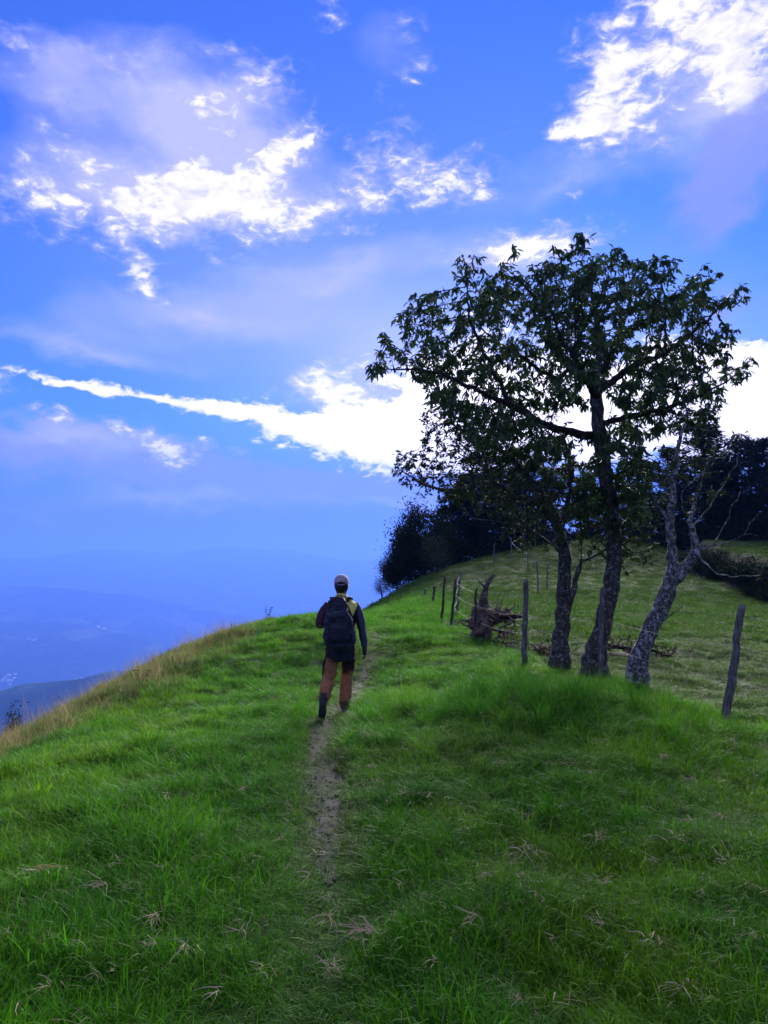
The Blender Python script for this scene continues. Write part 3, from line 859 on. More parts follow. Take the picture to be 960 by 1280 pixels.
spots = [  # px of trunk, top py, depth, prototype, label, group
    (608, 548, 52, 0, 'pointed dark conifer, tallest of those at the end of the knoll towards the hiker', GL), (575, 590, 50, 1, 'dark conifer with layered boughs between the tallest conifer and the bushy tree', GL),
    (645, 560, 55, 2, 'dark conifer behind the slim mossy trunk on the knoll', GL), (682, 580, 54, 1, 'dark conifer behind the gap between the slim and the thick trunk', GL),
    (735, 590, 56, 0, 'dark conifer straight behind the thickest trunk', GL),
    (800, 575, 55, 1, 'dark conifer behind the knoll between thick and leaning trunk', GR), (842, 560, 53, 2, 'dark conifer behind the forked branch of the leaning tree', GR),
    (885, 530, 50, 0, 'tall broad dark conifer above the earth bank', GR), (925, 545, 47, 1, 'dark conifer with gaps of sky over the dug bank', GR), (962, 548, 45, 2, 'dark conifer at the outer end of the row over the earth bank', GR)]
hs = (8.0, 7.0, 9.5)
for k, (px, ty, dp, pi, lab, grp) in enumerate(spots):
    o = protos[pi] if not used_p[pi] else copy_tree(protos[pi]); used_p[pi] = True
    b = at(px, 700, dp); zt = at(px, ty, dp).z; zb = gz(b.x, b.y)
    s_ = (zt - zb) / hs[pi]
    o.location = (b.x, b.y, zb); o.rotation_euler = (0, 0, random.uniform(0, 6.28)); o.scale = (max(s_, .6) * 1.1, max(s_, .6) * 1.1, s_)
    tag(o, lab, 'tree', grp)
# lower round-headed trees at the left foot of the knoll
def bushy(name, seed, w, h, n=9000, mat=None, ls=0.17):
    g_ = np.random.default_rng(seed); root = empty(name)
    sk = Skel(); par = -1
    for k in range(6): par = sk.add((0.04 * k * math.sin(seed + k), 0.03 * k, -0.4 + h * 0.14 * k), par, 0.10 * (1 - k / 8))
    cs = []
    for k in range(26):
        u = g_.normal(size=3); u /= np.linalg.norm(u); q = u * g_.uniform(.45, 1) ** .6
        cs.append((q[0] * w * .8, q[1] * w * .8, h * .55 + q[2] * h * .38))
    sk.grow(cs, step=0.25, infl=9, kill=0.3, iters=30); sk.finish(0.008)
    V, F = sk.tubes(0.1); mesh_obj("trunk", np.array([tuple(q) for q in V]), F, m_bark_dark, root, smooth=True)
    ci = g_.integers(0, len(cs), n); o_ = g_.normal(0, 1, (n, 3)) * (w * .22, w * .22, h * .10)
    pos = np.array(cs)[ci] + o_; dr = g_.normal(0, 1, (n, 3)) + (0, 0, .2)
    v_, f_, rv = leaves(pos, dr, g_.uniform(.7, 1.4, n) * ls, g_.uniform(.3, .5, n) * ls, True)
    fo = mesh_obj("crown", v_, f_, mat or m_needle, root); fo['kind'] = 'stuff'; set_attr(fo, 'rnd', rv)
    return root
def put(o, px, dp, lab, grp=None, cat='tree', scale=1, dz=0):
    b = at(px, 740, dp); o.location = (b.x, b.y, gz(b.x, b.y) + dz); o.scale = (scale,) * 3; tag(o, lab, cat, grp); return o
bt = bushy("bushy_tree", 4, 1.7, 4.4, 15000); put(bt, 528, 44, 'rounded dark bushy tree at the foot of the knoll behind the row of posts', GL)
b2 = copy_tree(bt); put(b2, 497, 45, 'smaller dark bushy tree standing lowest beside the drop', GL, scale=.70, dz=.1); b2.rotation_euler.z = 2
b3 = bushy("shrub", 6, 0.9, 1.9, 2500, m_leaf_small, .09); put(b3, 545, 40, 'grey green shrub in front of the bushy tree on the knoll rim', None, 'shrub')
b3.location.z += .1
b4 = copy_tree(b3); put(b4, 478, 41, 'thin little shrub at the very edge of the crest', None, 'shrub', .55, .2); b4.rotation_euler.z = 1.3
# dark scrub hanging over the dug bank
sc0 = bushy("scrub", 9, 0.9, 1.5, 3000, m_needle, .12)
for k, (x_, y_, s_) in enumerate(((13.5, 27.5, .9), (13.7, 29.0, .75), (14.0, 30.6, 1.0), (14.3, 32.4, .85), (14.5, 34.4, 1.0), (14.9, 36.6, 1.1), (15.4, 39, 1.2), (13.4, 26, .9), (13.3, 24.5, 1.0), (13.9, 28, 1.1), (14.2, 31.4, 1.0), (14.8, 35.4, 1.1))):
    o = sc0 if k == 0 else copy_tree(sc0); o.location = (x_ + .55, y_, gz(x_ + .55, y_) - .40); o.scale = (s_, s_, s_ * .8); o.rotation_euler.z = k * 1.3
    tag(o, 'low dark scrub growing along the top of the earth bank', 'shrub', 'scrub on the earth bank')
# trees lower down the left slope, seen over the grass edge
for (px, py, dp, sc, lab) in ((18, 900, 30, .42, 'dark round tree down the steep slope beyond the dry grass'), (76, 890, 27, .22, 'small treetop just showing over the dry grass edge')):
    o = copy_tree(bt); p = at(px, py, dp); zb = gz(p.x, p.y); hh = max((p.z - zb) / 4.3, .3); o.location = (p.x, p.y, zb); o.scale = (sc * 1.0, sc * 1.0, hh); o.rotation_euler.z = px
    tag(o, lab, 'tree', 'trees down the left slope')

# epiphytes sitting in the crowns
def rosette(n, L, w, seed):
    g_ = np.random.default_rng(seed); V, F = [], []
    for k in range(n):
        a = g_.uniform(0, 6.28); up = g_.uniform(.3, 1.3); l = L * g_.uniform(.6, 1.2)
        b = len(V)
        for j in range(6):
            s_ = j / 5; rr = l * (s_ * .75); zz = l * (up * s_ - (0.55 + .5 * up) * s_ * s_)
            ww = w * (1 - s_ ** 2) * .5
            c_ = np.array((math.cos(a) * rr, math.sin(a) * rr, zz)); sd_ = np.array((-math.sin(a), math.cos(a), 0)) * ww
            V += [c_ - sd_, c_ + sd_ + (0, 0, .003)]
            if j: F.append((b + 2 * j - 2, b + 2 * j - 1, b + 2 * j + 1, b + 2 * j))
    return np.array(V), F
v_, f_ = rosette(26, 0.34, 0.032, 3)
ep = None
m_strap = simple_mat("strap_leaf", (0.022, 0.045, 0.012), (0.060, 0.070, 0.020), 6, 0.6, 0.002)
for (px, py, dp, sc, lab) in ((772, 612, 11.1, 1.2, 'large strap-leaved bromeliad on the thick trunk below the crown'), (752, 580, 11.25, .8, 'small bromeliad just above the large one on the thick trunk'),
                              (690, 522, 10.95, .7, 'bromeliad perched on the big sideways limb'), (716, 452, 11.0, .7, 'bromeliad on the limb that climbs from the trunk fork'), (774, 655, 11.15, 1.0, 'ragged bromeliad hanging lowest on the thick trunk')):
    if ep is None: ep = mesh_obj("bromeliad", v_, f_, m_strap); o = ep
    else: o = ep.copy(); COL.objects.link(o)
    o.location = at(px, py, dp); o.scale = (sc,) * 3; o.rotation_euler = (random.uniform(.2, .5), 0, random.uniform(0, 6))
    tag(o, lab, 'bromeliad', 'bromeliads on the trees')
# ------------------------------------------------------------------ grass
def blades(n, radius, l0, l1, width, lean, seed, segs=3, flop=0.6, straight=False):
    g_ = np.random.default_rng(seed)
    V, F, R = [], [], []
    for k in range(n):
        rr = radius * math.sqrt(g_.random()); a0 = g_.uniform(0, 6.283)
        bx, by = rr * math.cos(a0), rr * math.sin(a0)
        a = g_.uniform(0, 6.283) if not straight else g_.normal(0.6, 0.5)
        L = g_.uniform(l0, l1); ln_ = abs(g_.normal(lean, 0.22)); fl = g_.uniform(0.2, 1.0) * flop
        w = width * g_.uniform(.7, 1.25); tw = g_.uniform(0, 6.283)
        sx, sy = math.cos(tw), math.sin(tw)
        b = len(V); rv = g_.random()
        ang, x, z = ln_, 0.0, -0.015
        for j in range(segs + 1):
            ww = w * (1 - (j / segs) ** 1.6) * 0.5
            c_ = (bx + math.cos(a) * x, by + math.sin(a) * x, z)
            if j < segs:
                V += [(c_[0] - sx * ww, c_[1] - sy * ww, c_[2]), (c_[0] + sx * ww, c_[1] + sy * ww, c_[2])]; R += [(rv, j / segs)] * 2
            else:
                V.append(c_); R.append((rv, 1.0))
            st = L / segs
            x += math.sin(ang) * st; z += math.cos(ang) * st; ang = min(ang + fl, 2.5)
        for j in range(segs - 1):
            q = b + 2 * j; F += [(q, q + 1, q + 3), (q, q + 3, q + 2)]
        q = b + 2 * (segs - 1); F.append((q, q + 1, q + 2))
    return np.array(V), np.array(F), np.array(R)

m_grass, nt, out = new_mat("grass_blades")
tint = attr(nt, 'tint', 'INSTANCER', 'Color'); r = attr(nt, 'rnd'); tpos = attr(nt, 'along')
oi = nt.nodes.new('ShaderNodeObjectInfo'); orr = S(nt, oi.outputs['Random'])
c = mixc(nt, 1.0, tint, mixc(nt, r, (0.55, 0.62, 0.5), (1.60, 1.42, 1.5)), 'MULTIPLY')
c = mixc(nt, 1.0, c, mixc(nt, orr, (0.60, 0.66, 0.6), (1.45, 1.34, 1.3)), 'MULTIPLY')
c = mixc(nt, tpos.ramp(0.6, 1.0) * r.ramp(0.55, 1.0) * 0.4, c, (0.15, 0.22, 0.04))
c = mixc(nt, r.ramp(0.965, 0.98), c, (0.24, 0.22, 0.10))
p = principled(nt, out, c, 0.6, None, 0, 0.12)
t = nt.nodes.new('ShaderNodeBsdfTranslucent'); nt.links.new(c.s, t.inputs[0])
mx_ = nt.nodes.new('ShaderNodeMixShader'); mx_.inputs[0].default_value = 0.42
nt.links.new(p.outputs[0], mx_.inputs[1]); nt.links.new(t.outputs[0], mx_.inputs[2]); nt.links.new(mx_.outputs[0], out.inputs[0])

proto_col = bpy.data.collections.new("grass_kinds")
def proto(name, vfr):
    v_, f_, R_ = vfr
    o = mesh_obj(name, v_, f_, m_grass)
    COL.objects.unlink(o); proto_col.objects.link(o)
    set_attr(o, 'rnd', R_[:, 0]); set_attr(o, 'along', R_[:, 1])
KINDS_ = [  # collection order is alphabetical
    ('k0', blades(40, .085, .07, .15, .0046, .45, 1)), ('k1', blades(40, .085, .08, .18, .0042, .6, 2, 4, .5)), ('k2', blades(42, .085, .06, .13, .0050, .7, 3, 3, .7)), ('k3', blades(40, .09, .09, .20, .0042, .55, 4, 4, .55)),
    ('k4', blades(50, .07, .18, .36, .0042, .35, 5, 5, .42)), ('k5', blades(22, .10, .16, .40, .0026, .30, 6, 4, .22)),
    ('k6', blades(70, .20, .06, .15, .0075, .5, 7, 3, .6)), ('k7', blades(70, .20, .05, .12, .0085, .65, 8, 3, .6)), ('k8', blades(20, .06, .03, .07, .013, 1.05, 9, 3, .25)), ('k9', blades(7, .10, .05, .14, .0034, 1.35, 10, 4, .15))]
for nme, vfr in KINDS_: proto("grass_kind_" + nme, vfr)

PTS = []
def scatter(x0, x1, y0, y1, dens, fn):
    n = int((x1 - x0) * (y1 - y0) * dens)
    x = rng.uniform(x0, x1, n); y = rng.uniform(y0, y1, n)
    keep = np.abs(x) < 0.66 * np.maximum(y, 0) + 2.2
    x, y = x[keep], y[keep]
    PTS.append((x, y) + fn(x, y))
def lush(x, y):
    return np.exp(-(((x - 1.2) / 1.3) ** 2 + ((y - 8.5) / 0.9) ** 2)) + 0.55 * sstep(3.2, 4.3, x) * sstep(4.6, 3.4, y)
def dryness(x, y):      # wind-burnt strip along the left drop
    edge_x = np.interp(y, [0, 9, 12.5, 17, 20], [-5.0, -4.1, -3.3, -2.5, -1.6])
    d = sstep(0.9, -0.35, x - edge_x + 0.5 * fbm(x * .8, y * .8, 2)) * sstep(21, 15, y)
    return d
def field_side(x, y):   # grazed pasture beyond the fence
    fx = np.interp(y, [6, 8.4, 11.7, 15, 18, 30], [5.5, 3.9, 2.5, 1.9, 1.7, 2.2])
    return sstep(-0.3, 0.6, x - fx) * sstep(7.5, 9, y)
def colour(x, y):
    n1, n2, n3 = fbm(x * .55, y * .55, 3), fbm(x * 1.7 + 9, y * 1.7, 3), fbm(x * .23 - 4, y * .23, 2)
    base = np.stack([0.052 + 0 * x, 0.210 + 0 * x, 0.005 + 0 * x], 1)
    def mix(b, c, f): return b + (np.array(c) - b) * np.clip(f, 0, 1)[:, None]
    base = mix(base, (0.095, 0.245, 0.006), sstep(-.1, .6, n1) * .8)
    base = mix(base, (0.036, 0.170, 0.008), sstep(0, .7, -n2) * .85)
    base = mix(base, (0.045, 0.150, 0.020), sstep(.15, .7, n3) * .6)
    base = mix(base, (0.026, 0.130, 0.012), lush(x, y) * .75)
    base = mix(base, (0.036, 0.100, 0.004), field_side(x, y) * .9)  # pasture's own green, with the shade over it put into the tint
    base = mix(base, (0.150, 0.150, 0.042), dryness(x, y) * (.42 + .5 * n2))
    wornf = (1 - sstep(.08, .32, path_dist(x, y) + .12 * n2)) * sstep(15, 12, y) * sstep(4.0, 5.2, y)
    base = mix(base, (0.125, 0.125, 0.055), wornf * .5)
    base = mix(base, (0.042, 0.084, 0.007), sstep(30, 40, y) * .6)  # shade on the knoll painted in as a darker grass tint
    return base
def bare(x, y):
    pd = path_dist(x, y) + 0.10 * fbm(x * 3.5, y * 2.2, 3)
    worn = np.interp(y, [3.5, 4.6, 5.4, 8.8, 9.6, 10.8, 11.4, 12.4, 13.4], [.0, .04, .10, .10, .03, .03, .08, .08, .0])
    b = (pd < worn) & (rng.random(x.shape) < 0.80 * sstep(4.3, 5.8, y))
    b |= (bank_mask(x, y) > .35)
    for (sx, sy, sr) in ((1.95, 15.4, .8), (3.9, 13.4, 1.0), (2.7, 13.3, .45)):
        b |= (np.hypot(x - sx, (y - sy) * 1.6) < sr * (0.7 + 0.5 * fbm(x * 2, y * 2, 2))) & (rng.random(x.shape) < .8)
    return b
def near_fn(x, y):
    n = len(x); k = rng.integers(0, 4, n)
    h = (1.0 + 0.5 * fbm(x * 1.1, y * 1.1, 3)) * np.exp(rng.normal(0, .22, n)) + 0.55 * lush(x, y)
    pd = path_dist(x, y); h *= 0.45 + 0.55 * sstep(.06, .35, pd)
    h *= 1 - 0.4 * field_side(x, y)
    k = np.where((rng.random(n) < 0.30 * lush(x, y)), 4, k)
    k = np.where(rng.random(n) < 0.16 * sstep(.1, .5, fbm(x * .9 + 3, y * .9, 2)), 8, k)
    k = np.where(rng.random(n) < 0.012 + 0.05 * sstep(.1, .6, fbm(x * .7 - 8, y * .7, 3)), 9, k)
    dr = dryness(x, y)
    k = np.where(rng.random(n) < dr * .14, 5, k)
    return k, np.clip(h, .35, 1.9)
def far_fn(x, y):
    n = len(x); k = rng.integers(6, 8, n)
    h = 1.0 + 0.4 * fbm(x * .8, y * .8, 3); h *= 1 - .25 * field_side(x, y)
    dr = dryness(x, y); k = np.where(rng.random(n) < dr * .16, 5, k)
    return k, np.clip(h, .4, 1.6) * np.where(k == 5, .9, 1.15)
scatter(-8, 8, -1.5, 5.0, 300, near_fn)
scatter(-9, 9, 5.0, 9.5, 230, near_fn)
scatter(-12, 12, 9.5, 16, 150, near_fn)
scatter(-9, 18, 15, 30, 42, far_fn)
scatter(-9, 26, 30, 56, 20, far_fn)
gxp = np.concatenate([p_[0] for p_ in PTS]); gyp = np.concatenate([p_[1] for p_ in PTS])
gk = np.concatenate([p_[2] for p_ in PTS]); gh = np.concatenate([p_[3] for p_ in PTS])
ok = ~bare(gxp, gyp); gxp, gyp, gk, gh = gxp[ok], gyp[ok], gk[ok], gh[ok]
gzp = np.zeros_like(gxp)
for a in range(0, len(gxp), 20000): gzp[a:a + 20000] = ground_z(gxp[a:a + 20000], gyp[a:a + 20000])
n = len(gxp)
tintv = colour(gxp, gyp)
tintv[gk == 5] = np.array((0.21, 0.18, 0.085)) * rng.uniform(.7, 1.15, (int((gk == 5).sum()), 1))
tintv[gk == 8] = np.array((0.095, 0.165, 0.075))
tintv[gk == 9] = np.array((0.30, 0.26, 0.15)) * rng.uniform(.6, 1.2, (int((gk == 9).sum()), 1))
gzp[gk == 9] += rng.uniform(.03, .09, int((gk == 9).sum()))
rot = np.stack([rng.normal(0, .12, n), rng.normal(0, .12, n), rng.uniform(0, 6.283, n)], 1)
scl = np.stack([rng.uniform(.85, 1.25, n) * (0.7 + 0.3 * gh)] * 2 + [gh * rng.uniform(.8, 1.2, n)], 1)
turf = mesh_obj("grass", np.c_[gxp, gyp, gzp], [], None)
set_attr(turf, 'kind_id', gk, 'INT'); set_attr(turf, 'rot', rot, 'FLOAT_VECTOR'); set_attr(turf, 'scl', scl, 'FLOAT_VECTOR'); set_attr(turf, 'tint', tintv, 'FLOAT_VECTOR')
tag(turf, 'long green pasture grass covering the hilltop', 'grass', kind='stuff')
ng = bpy.data.node_groups.new("grass_scatter", 'GeometryNodeTree')
ng.interface.new_socket("Geometry", in_out='INPUT', socket_type='NodeSocketGeometry')
ng.interface.new_socket("Geometry", in_out='OUTPUT', socket_type='NodeSocketGeometry')
gi, go = ng.nodes.new('NodeGroupInput'), ng.nodes.new('NodeGroupOutput')
ci = ng.nodes.new('GeometryNodeCollectionInfo'); ci.inputs['Collection'].default_value = proto_col
ci.inputs['Separate Children'].default_value = True; ci.inputs['Reset Children'].default_value = True
iop = ng.nodes.new('GeometryNodeInstanceOnPoints'); iop.inputs['Pick Instance'].default_value = True
def named(nm, typ):
    q = ng.nodes.new('GeometryNodeInputNamedAttribute'); q.data_type = typ; q.inputs['Name'].default_value = nm
    return q.outputs[0]
e2r = ng.nodes.new('FunctionNodeEulerToRotation')
L_ = ng.links.new
L_(gi.outputs[0], iop.inputs['Points']); L_(ci.outputs[0], iop.inputs['Instance'])
L_(named('kind_id', 'INT'), iop.inputs['Instance Index'])
L_(named('rot', 'FLOAT_VECTOR'), e2r.inputs[0]); L_(e2r.outputs[0], iop.inputs['Rotation'])
L_(named('scl', 'FLOAT_VECTOR'), iop.inputs['Scale']); L_(iop.outputs[0], go.inputs[0])
md = turf.modifiers.new("scatter", 'NODES'); md.node_group = ng
print("grass tufts", n)
# ------------------------------------------------------------------ lofted, remeshed shapes
def loft_into(V, F, rings, k=14):
    """rings: (center, rx, ry, axis-hint) -> closed elliptical tube; rx along world x-ish, ry along the other side"""
    b = len(V); n = len(rings)
    P = [Vector(r_[0]) for r_ in rings]
    for j, r_ in enumerate(rings):
        t = (P[min(j + 1, n - 1)] - P[max(j - 1, 0)]).normalized()
        side = Vector(r_[3]) if len(r_) > 3 else Vector((1, 0, 0))
        u = (side - t * side.dot(t)).normalized(); w = t.cross(u)
        for s in range(k):
            a = 2 * math.pi * s / k
            V.append(P[j] + u * (math.cos(a) * r_[1]) + w * (math.sin(a) * r_[2]))
        if j:
            b0, b1 = b + (j - 1) * k, b + j * k
            for s in range(k):
                s2 = (s + 1) % k; F.append((b0 + s, b0 + s2, b1 + s2, b1 + s))
    F.append(tuple(b + s for s in range(k))[::-1]); F.append(tuple(b + (n - 1) * k + s for s in range(k)))
def fused(name, lofts, mat, parent, voxel=0.012, smooth=6, disp=0.0, dscale=0.1):
    V, F = [], []
    for rings in lofts: loft_into(V, F, rings)
    o = mesh_obj(name, np.array([tuple(q) for q in V]), F, mat, parent)
    m_ = o.modifiers.new("remesh", 'REMESH'); m_.mode = 'VOXEL'; m_.voxel_size = voxel; m_.use_smooth_shade = True
    s_ = o.modifiers.new("smooth", 'SMOOTH'); s_.factor = 0.5; s_.iterations = smooth
    if disp:
        tx = bpy.data.textures.new(name + "_folds", 'CLOUDS'); tx.noise_scale = dscale; tx.noise_depth = 2
        d_ = o.modifiers.new("folds", 'DISPLACE'); d_.texture = tx; d_.strength = disp; d_.mid_level = 0.5
    dg = bpy.context.evaluated_depsgraph_get()
    me = bpy.data.meshes.new_from_object(o.evaluated_get(dg))
    o.modifiers.clear(); o.data = me
    if mat and not me.materials: me.materials.append(mat)
    return o
def arc(a, b, ra, rb, n=5, bow=(0, 0, 0), side=(1, 0, 0), flat=1.0):
    a, b = Vector(a), Vector(b); out = []
    for j in range(n):
        t = j / (n - 1); p_ = a.lerp(b, t) + Vector(bow) * (4 * t * (1 - t)); r_ = ra * (1 - t) + rb * t
        out.append((p_, r_, r_ * flat, side))
    return out

# ------------------------------------------------------------------ the hiker
HX, HY = (427 - 480) / 960 * 9.5, 9.5
person = empty("person", (HX, HY, gz(HX, HY) + 0.005))
tag(person, "hiker in cap, yellow-shouldered jacket and rust trousers walking up the path", "person")
m_skin = simple_mat("skin", (0.16, 0.085, 0.055), (0.22, 0.12, 0.08), 20, 0.55, 0.001)
m_hair = simple_mat("black_hair", (0.008, 0.006, 0.006), (0.022, 0.018, 0.016), 60, 0.5, 0.003)
m_cap = simple_mat("dusty_cap_cloth", (0.28, 0.23, 0.25), (0.38, 0.32, 0.34), 30, 0.85, 0.002)
m_capdark = simple_mat("cap_opening", (0.010, 0.008, 0.010), (0.018, 0.014, 0.016), 30, 0.8, 0.001)
m_rust = simple_mat("rust_trouser_cloth", (0.17, 0.050, 0.022), (0.27, 0.085, 0.038), 9, 0.9, 0.006)
m_boot = simple_mat("black_boot", (0.012, 0.011, 0.011), (0.035, 0.030, 0.028), 20, 0.6, 0.003)
m_sole = simple_mat("worn_sole", (0.020, 0.020, 0.022), (0.050, 0.046, 0.042), 40, 0.8, 0.003)
m_pack = simple_mat("navy_pack_cloth", (0.005, 0.006, 0.013), (0.013, 0.016, 0.030), 14, 0.7, 0.006)
m_packb = simple_mat("slate_pack_cloth", (0.010, 0.016, 0.030), (0.024, 0.036, 0.058), 14, 0.65, 0.006)
m_black = simple_mat("black_cloth", (0.007, 0.007, 0.010), (0.018, 0.017, 0.022), 12, 0.85, 0.006)
m_glove = simple_mat("dark_glove", (0.014, 0.014, 0.020), (0.030, 0.030, 0.040), 25, 0.8, 0.003)
# jacket: yellow yoke, slate right sleeve, maroon left sleeve, near-black body
m_jack, nt, out = new_mat("panelled_jacket")
v = objco(nt); sp_ = nt.nodes.new('ShaderNodeSeparateXYZ'); nt.links.new(v.s, sp_.inputs[0])
x_, z_ = S(nt, sp_.outputs[0]), S(nt, sp_.outputs[2])
wob_ = (noise(nt, v, 9, 3) - 0.5) * 0.02
body = mixc(nt, noise(nt, v, 12, 5, .6), (0.008, 0.008, 0.012), (0.022, 0.022, 0.032))
yel = mixc(nt, noise(nt, v, 14, 4), (0.66, 0.62, 0.10), (0.78, 0.74, 0.18))
sl = mixc(nt, noise(nt, v, 16, 5), (0.032, 0.036, 0.062), (0.060, 0.066, 0.105))
ma = mixc(nt, noise(nt, v, 16, 5), (0.038, 0.016, 0.026), (0.062, 0.028, 0.040))
ax_ = x_._m('ABSOLUTE')
c = mixc(nt, (z_ - ((x_ - 0.145)._m('ABSOLUTE') * 2.4) - 1.175 + wob_).ramp(0.0, 0.012), body, yel)
c = mixc(nt, (z_ + wob_).ramp(1.385, 1.39), c, yel)
c = mixc(nt, (x_ - 0.205 + (z_ - 1.2) * 0.12 + wob_).ramp(0.0, 0.010), c, sl)
c = mixc(nt, (x_ * -1.0 - 0.165 + (z_ - 1.2) * 0.15 + wob_).ramp(0.0, 0.010), c, ma)
principled(nt, out, c, 0.8, noise(nt, v, 22, 5), 0.006, 0.2)

# trousers: rust cloth, dark seat and inner thigh, right hem darker
m_trouser, nt, out = new_mat("panelled_trousers")
v = objco(nt); sp_ = nt.nodes.new('ShaderNodeSeparateXYZ'); nt.links.new(v.s, sp_.inputs[0])
x_, z_ = S(nt, sp_.outputs[0]), S(nt, sp_.outputs[2])
wob_ = (noise(nt, v, 7, 4, .6) - 0.5) * 0.22
c = mixc(nt, noise(nt, v, 9, 5, .6).ramp(.3, .7), (0.20, 0.082, 0.034), (0.35, 0.150, 0.066))
c = mixc(nt, (z_ + x_ * -0.9 * 0.0 + wob_).ramp(0.60, 0.68), c, (0.030, 0.013, 0.010))
c = mixc(nt, (z_ + wob_ - 0.47).ramp(0.0, 0.05) * x_.ramp(0.0, 0.02), c, (0.030, 0.013, 0.011))
c = mixc(nt, (z_ + wob_ * 0.5).ramp(0.17, 0.11) * x_.ramp(0.0, 0.02), c, (0.035, 0.018, 0.013))
principled(nt, out, c, 0.9, noise(nt, v, 24, 5), 0.008, 0.15)

def hand(o_wrist, down, side, fwd, mir):
    """palm with four fingers and a thumb, loosely curled"""
    w = Vector(o_wrist); d = Vector(down).normalized(); s = Vector(side).normalized(); f = Vector(fwd).normalized()
    L = [[(w, .024, .019, f), (w + d * .03, .034, .017, f), (w + d * .075, .041, .016, f), (w + d * .095, .036, .013, f)]]
    for i, (off, ln_) in enumerate(((.028, .062), (.010, .070), (-.009, .066), (-.027, .052))):
        r0 = w + d * .085 + f * off
        p1 = r0 + d * ln_ * .5 + s * (-.004 * mir); p2 = p1 + d * ln_ * .35 + s * (-.014 * mir); p3 = p2 + d * ln_ * .2 + s * (-.016 * mir)
        L.append([(r0, .0088, .0088, f), (p1, .0084, .0084, f), (p2, .0078, .0078, f), (p3, .006, .006, f)])
    t0 = w + d * .028 + f * .026; t1 = t0 + d * .03 + f * .022 + s * (-.010 * mir); t2 = t1 + d * .028 + f * .006 + s * (-.010 * mir)
    L.append([(t0, .012, .012, s), (t1, .0100, .0100, s), (t2, .0075, .0075, s)])
    return L
# joints (x right, y ahead, z up)
shR, elR, wrR = (.160, .00, 1.305), (.248, -.03, 1.06), (.287, .02, .805)
shL, elL, wrL = (-.160, .00, 1.305), (-.262, -.05, 1.075), (-.175, .19, 1.12)
hipR, knR, anR = (.092, .00, .86), (.078, .10, .47), (.048, .03, .10)
hipL, knL, anL = (-.095, .00, .86), (-.135, -.04, .46), (-.185, -.34, .225)
head = [[((0, .02, 1.445), .058, .060), ((0, .03, 1.475), .066, .080), ((0, .022, 1.53), .078, .098), ((0, .020, 1.58), .081, .102), ((0, .022, 1.63), .070, .088), ((0, .024, 1.660), .035, .045)],
        [((0, .115, 1.53), .012, .014), ((0, .133, 1.53), .013, .016), ((0, .128, 1.555), .008, .008)],                                     # nose
        [((-.080, .015, 1.535), .010, .022), ((-.090, .010, 1.545), .008, .026)], [((.080, .015, 1.535), .010, .022), ((.090, .010, 1.545), .008, .026)]]   # ears
neck = [((0, -.005, 1.32), .066, .062), ((0, .005, 1.40), .056, .058), ((0, .018, 1.47), .055, .058)]
torso = [((0, 0, .84), .145, .100), ((0, 0, .95), .135, .092), ((0, -.005, 1.1), .140, .098), ((0, 0, 1.25), .160, .105), ((0, .0, 1.325), .140, .080), ((0, 0, 1.375), .080, .062)]
body = fused("body", head + [neck, torso, arc(shR, elR, .046, .036), arc(elR, wrR, .036, .025), arc(shL, elL, .046, .036), arc(elL, wrL, .036, .025),
     arc(hipR, knR, .075, .048), arc(knR, anR, .048, .036), arc(hipL, knL, .075, .048), arc(knL, anL, .048, .036),
     [((.048, -.03, .045), .034, .045), ((.05, .06, .04), .038, .032), ((.055, .15, .03), .034, .022)], [((-.185, -.37, .20), .03, .04), ((-.195, -.34, .10), .036, .032), ((-.20, -.31, .04), .03, .02)]]
     + hand(wrL, (.25, .75, .25), (-.3, .1, -1), (-.4, 0, .9), 1), m_skin, person, .010, 3)
# two eyes and mouth on the far side of the head
for sx in (-1, 1): fused("eye", [[((sx * .03, .108, 1.565), .010, .006), ((sx * .03, .116, 1.565), .008, .004)]], m_capdark, body, .004, 1)
fused("mouth", [[((-.022, .112, 1.493), .005, .006, (0, 0, 1)), ((0, .118, 1.493), .006, .006, (0, 0, 1)), ((.022, .112, 1.493), .005, .006, (0, 0, 1))]], m_skin, body, .004, 1)
fused("glove", [[(tuple(Vector(wrR) + Vector((0, 0, .02))), .030, .030), (tuple(Vector(wrR) + Vector((0, 0, -.05))), .030, .040), (tuple(Vector(wrR) + Vector((.004, .0, -.10))), .024, .042)]] + hand(wrR, (.06, .02, -1), (1, 0, 0), (0, 1, 0), 1), m_glove, person, .005, 2)['label'] = 'dark glove on the hanging right hand'
fused("hair", [[((0, .0, 1.475), .062, .062), ((0, -.005, 1.505), .080, .092), ((0, .0, 1.55), .088, .108), ((0, .005, 1.59), .086, .104)]], m_hair, person, .008, 2, .010, .03)
cap_o = fused("cap", [[((0, .012, 1.565), .090, .112), ((0, .012, 1.60), .092, .112), ((0, .015, 1.64), .082, .098), ((0, .018, 1.672), .055, .066), ((0, .02, 1.685), .018, .02)],
              [((-.0, .10, 1.575), .082, .016), ((0, .16, 1.565), .074, .010), ((0, .20, 1.55), .045, .007)]], m_cap, person, .007, 3)
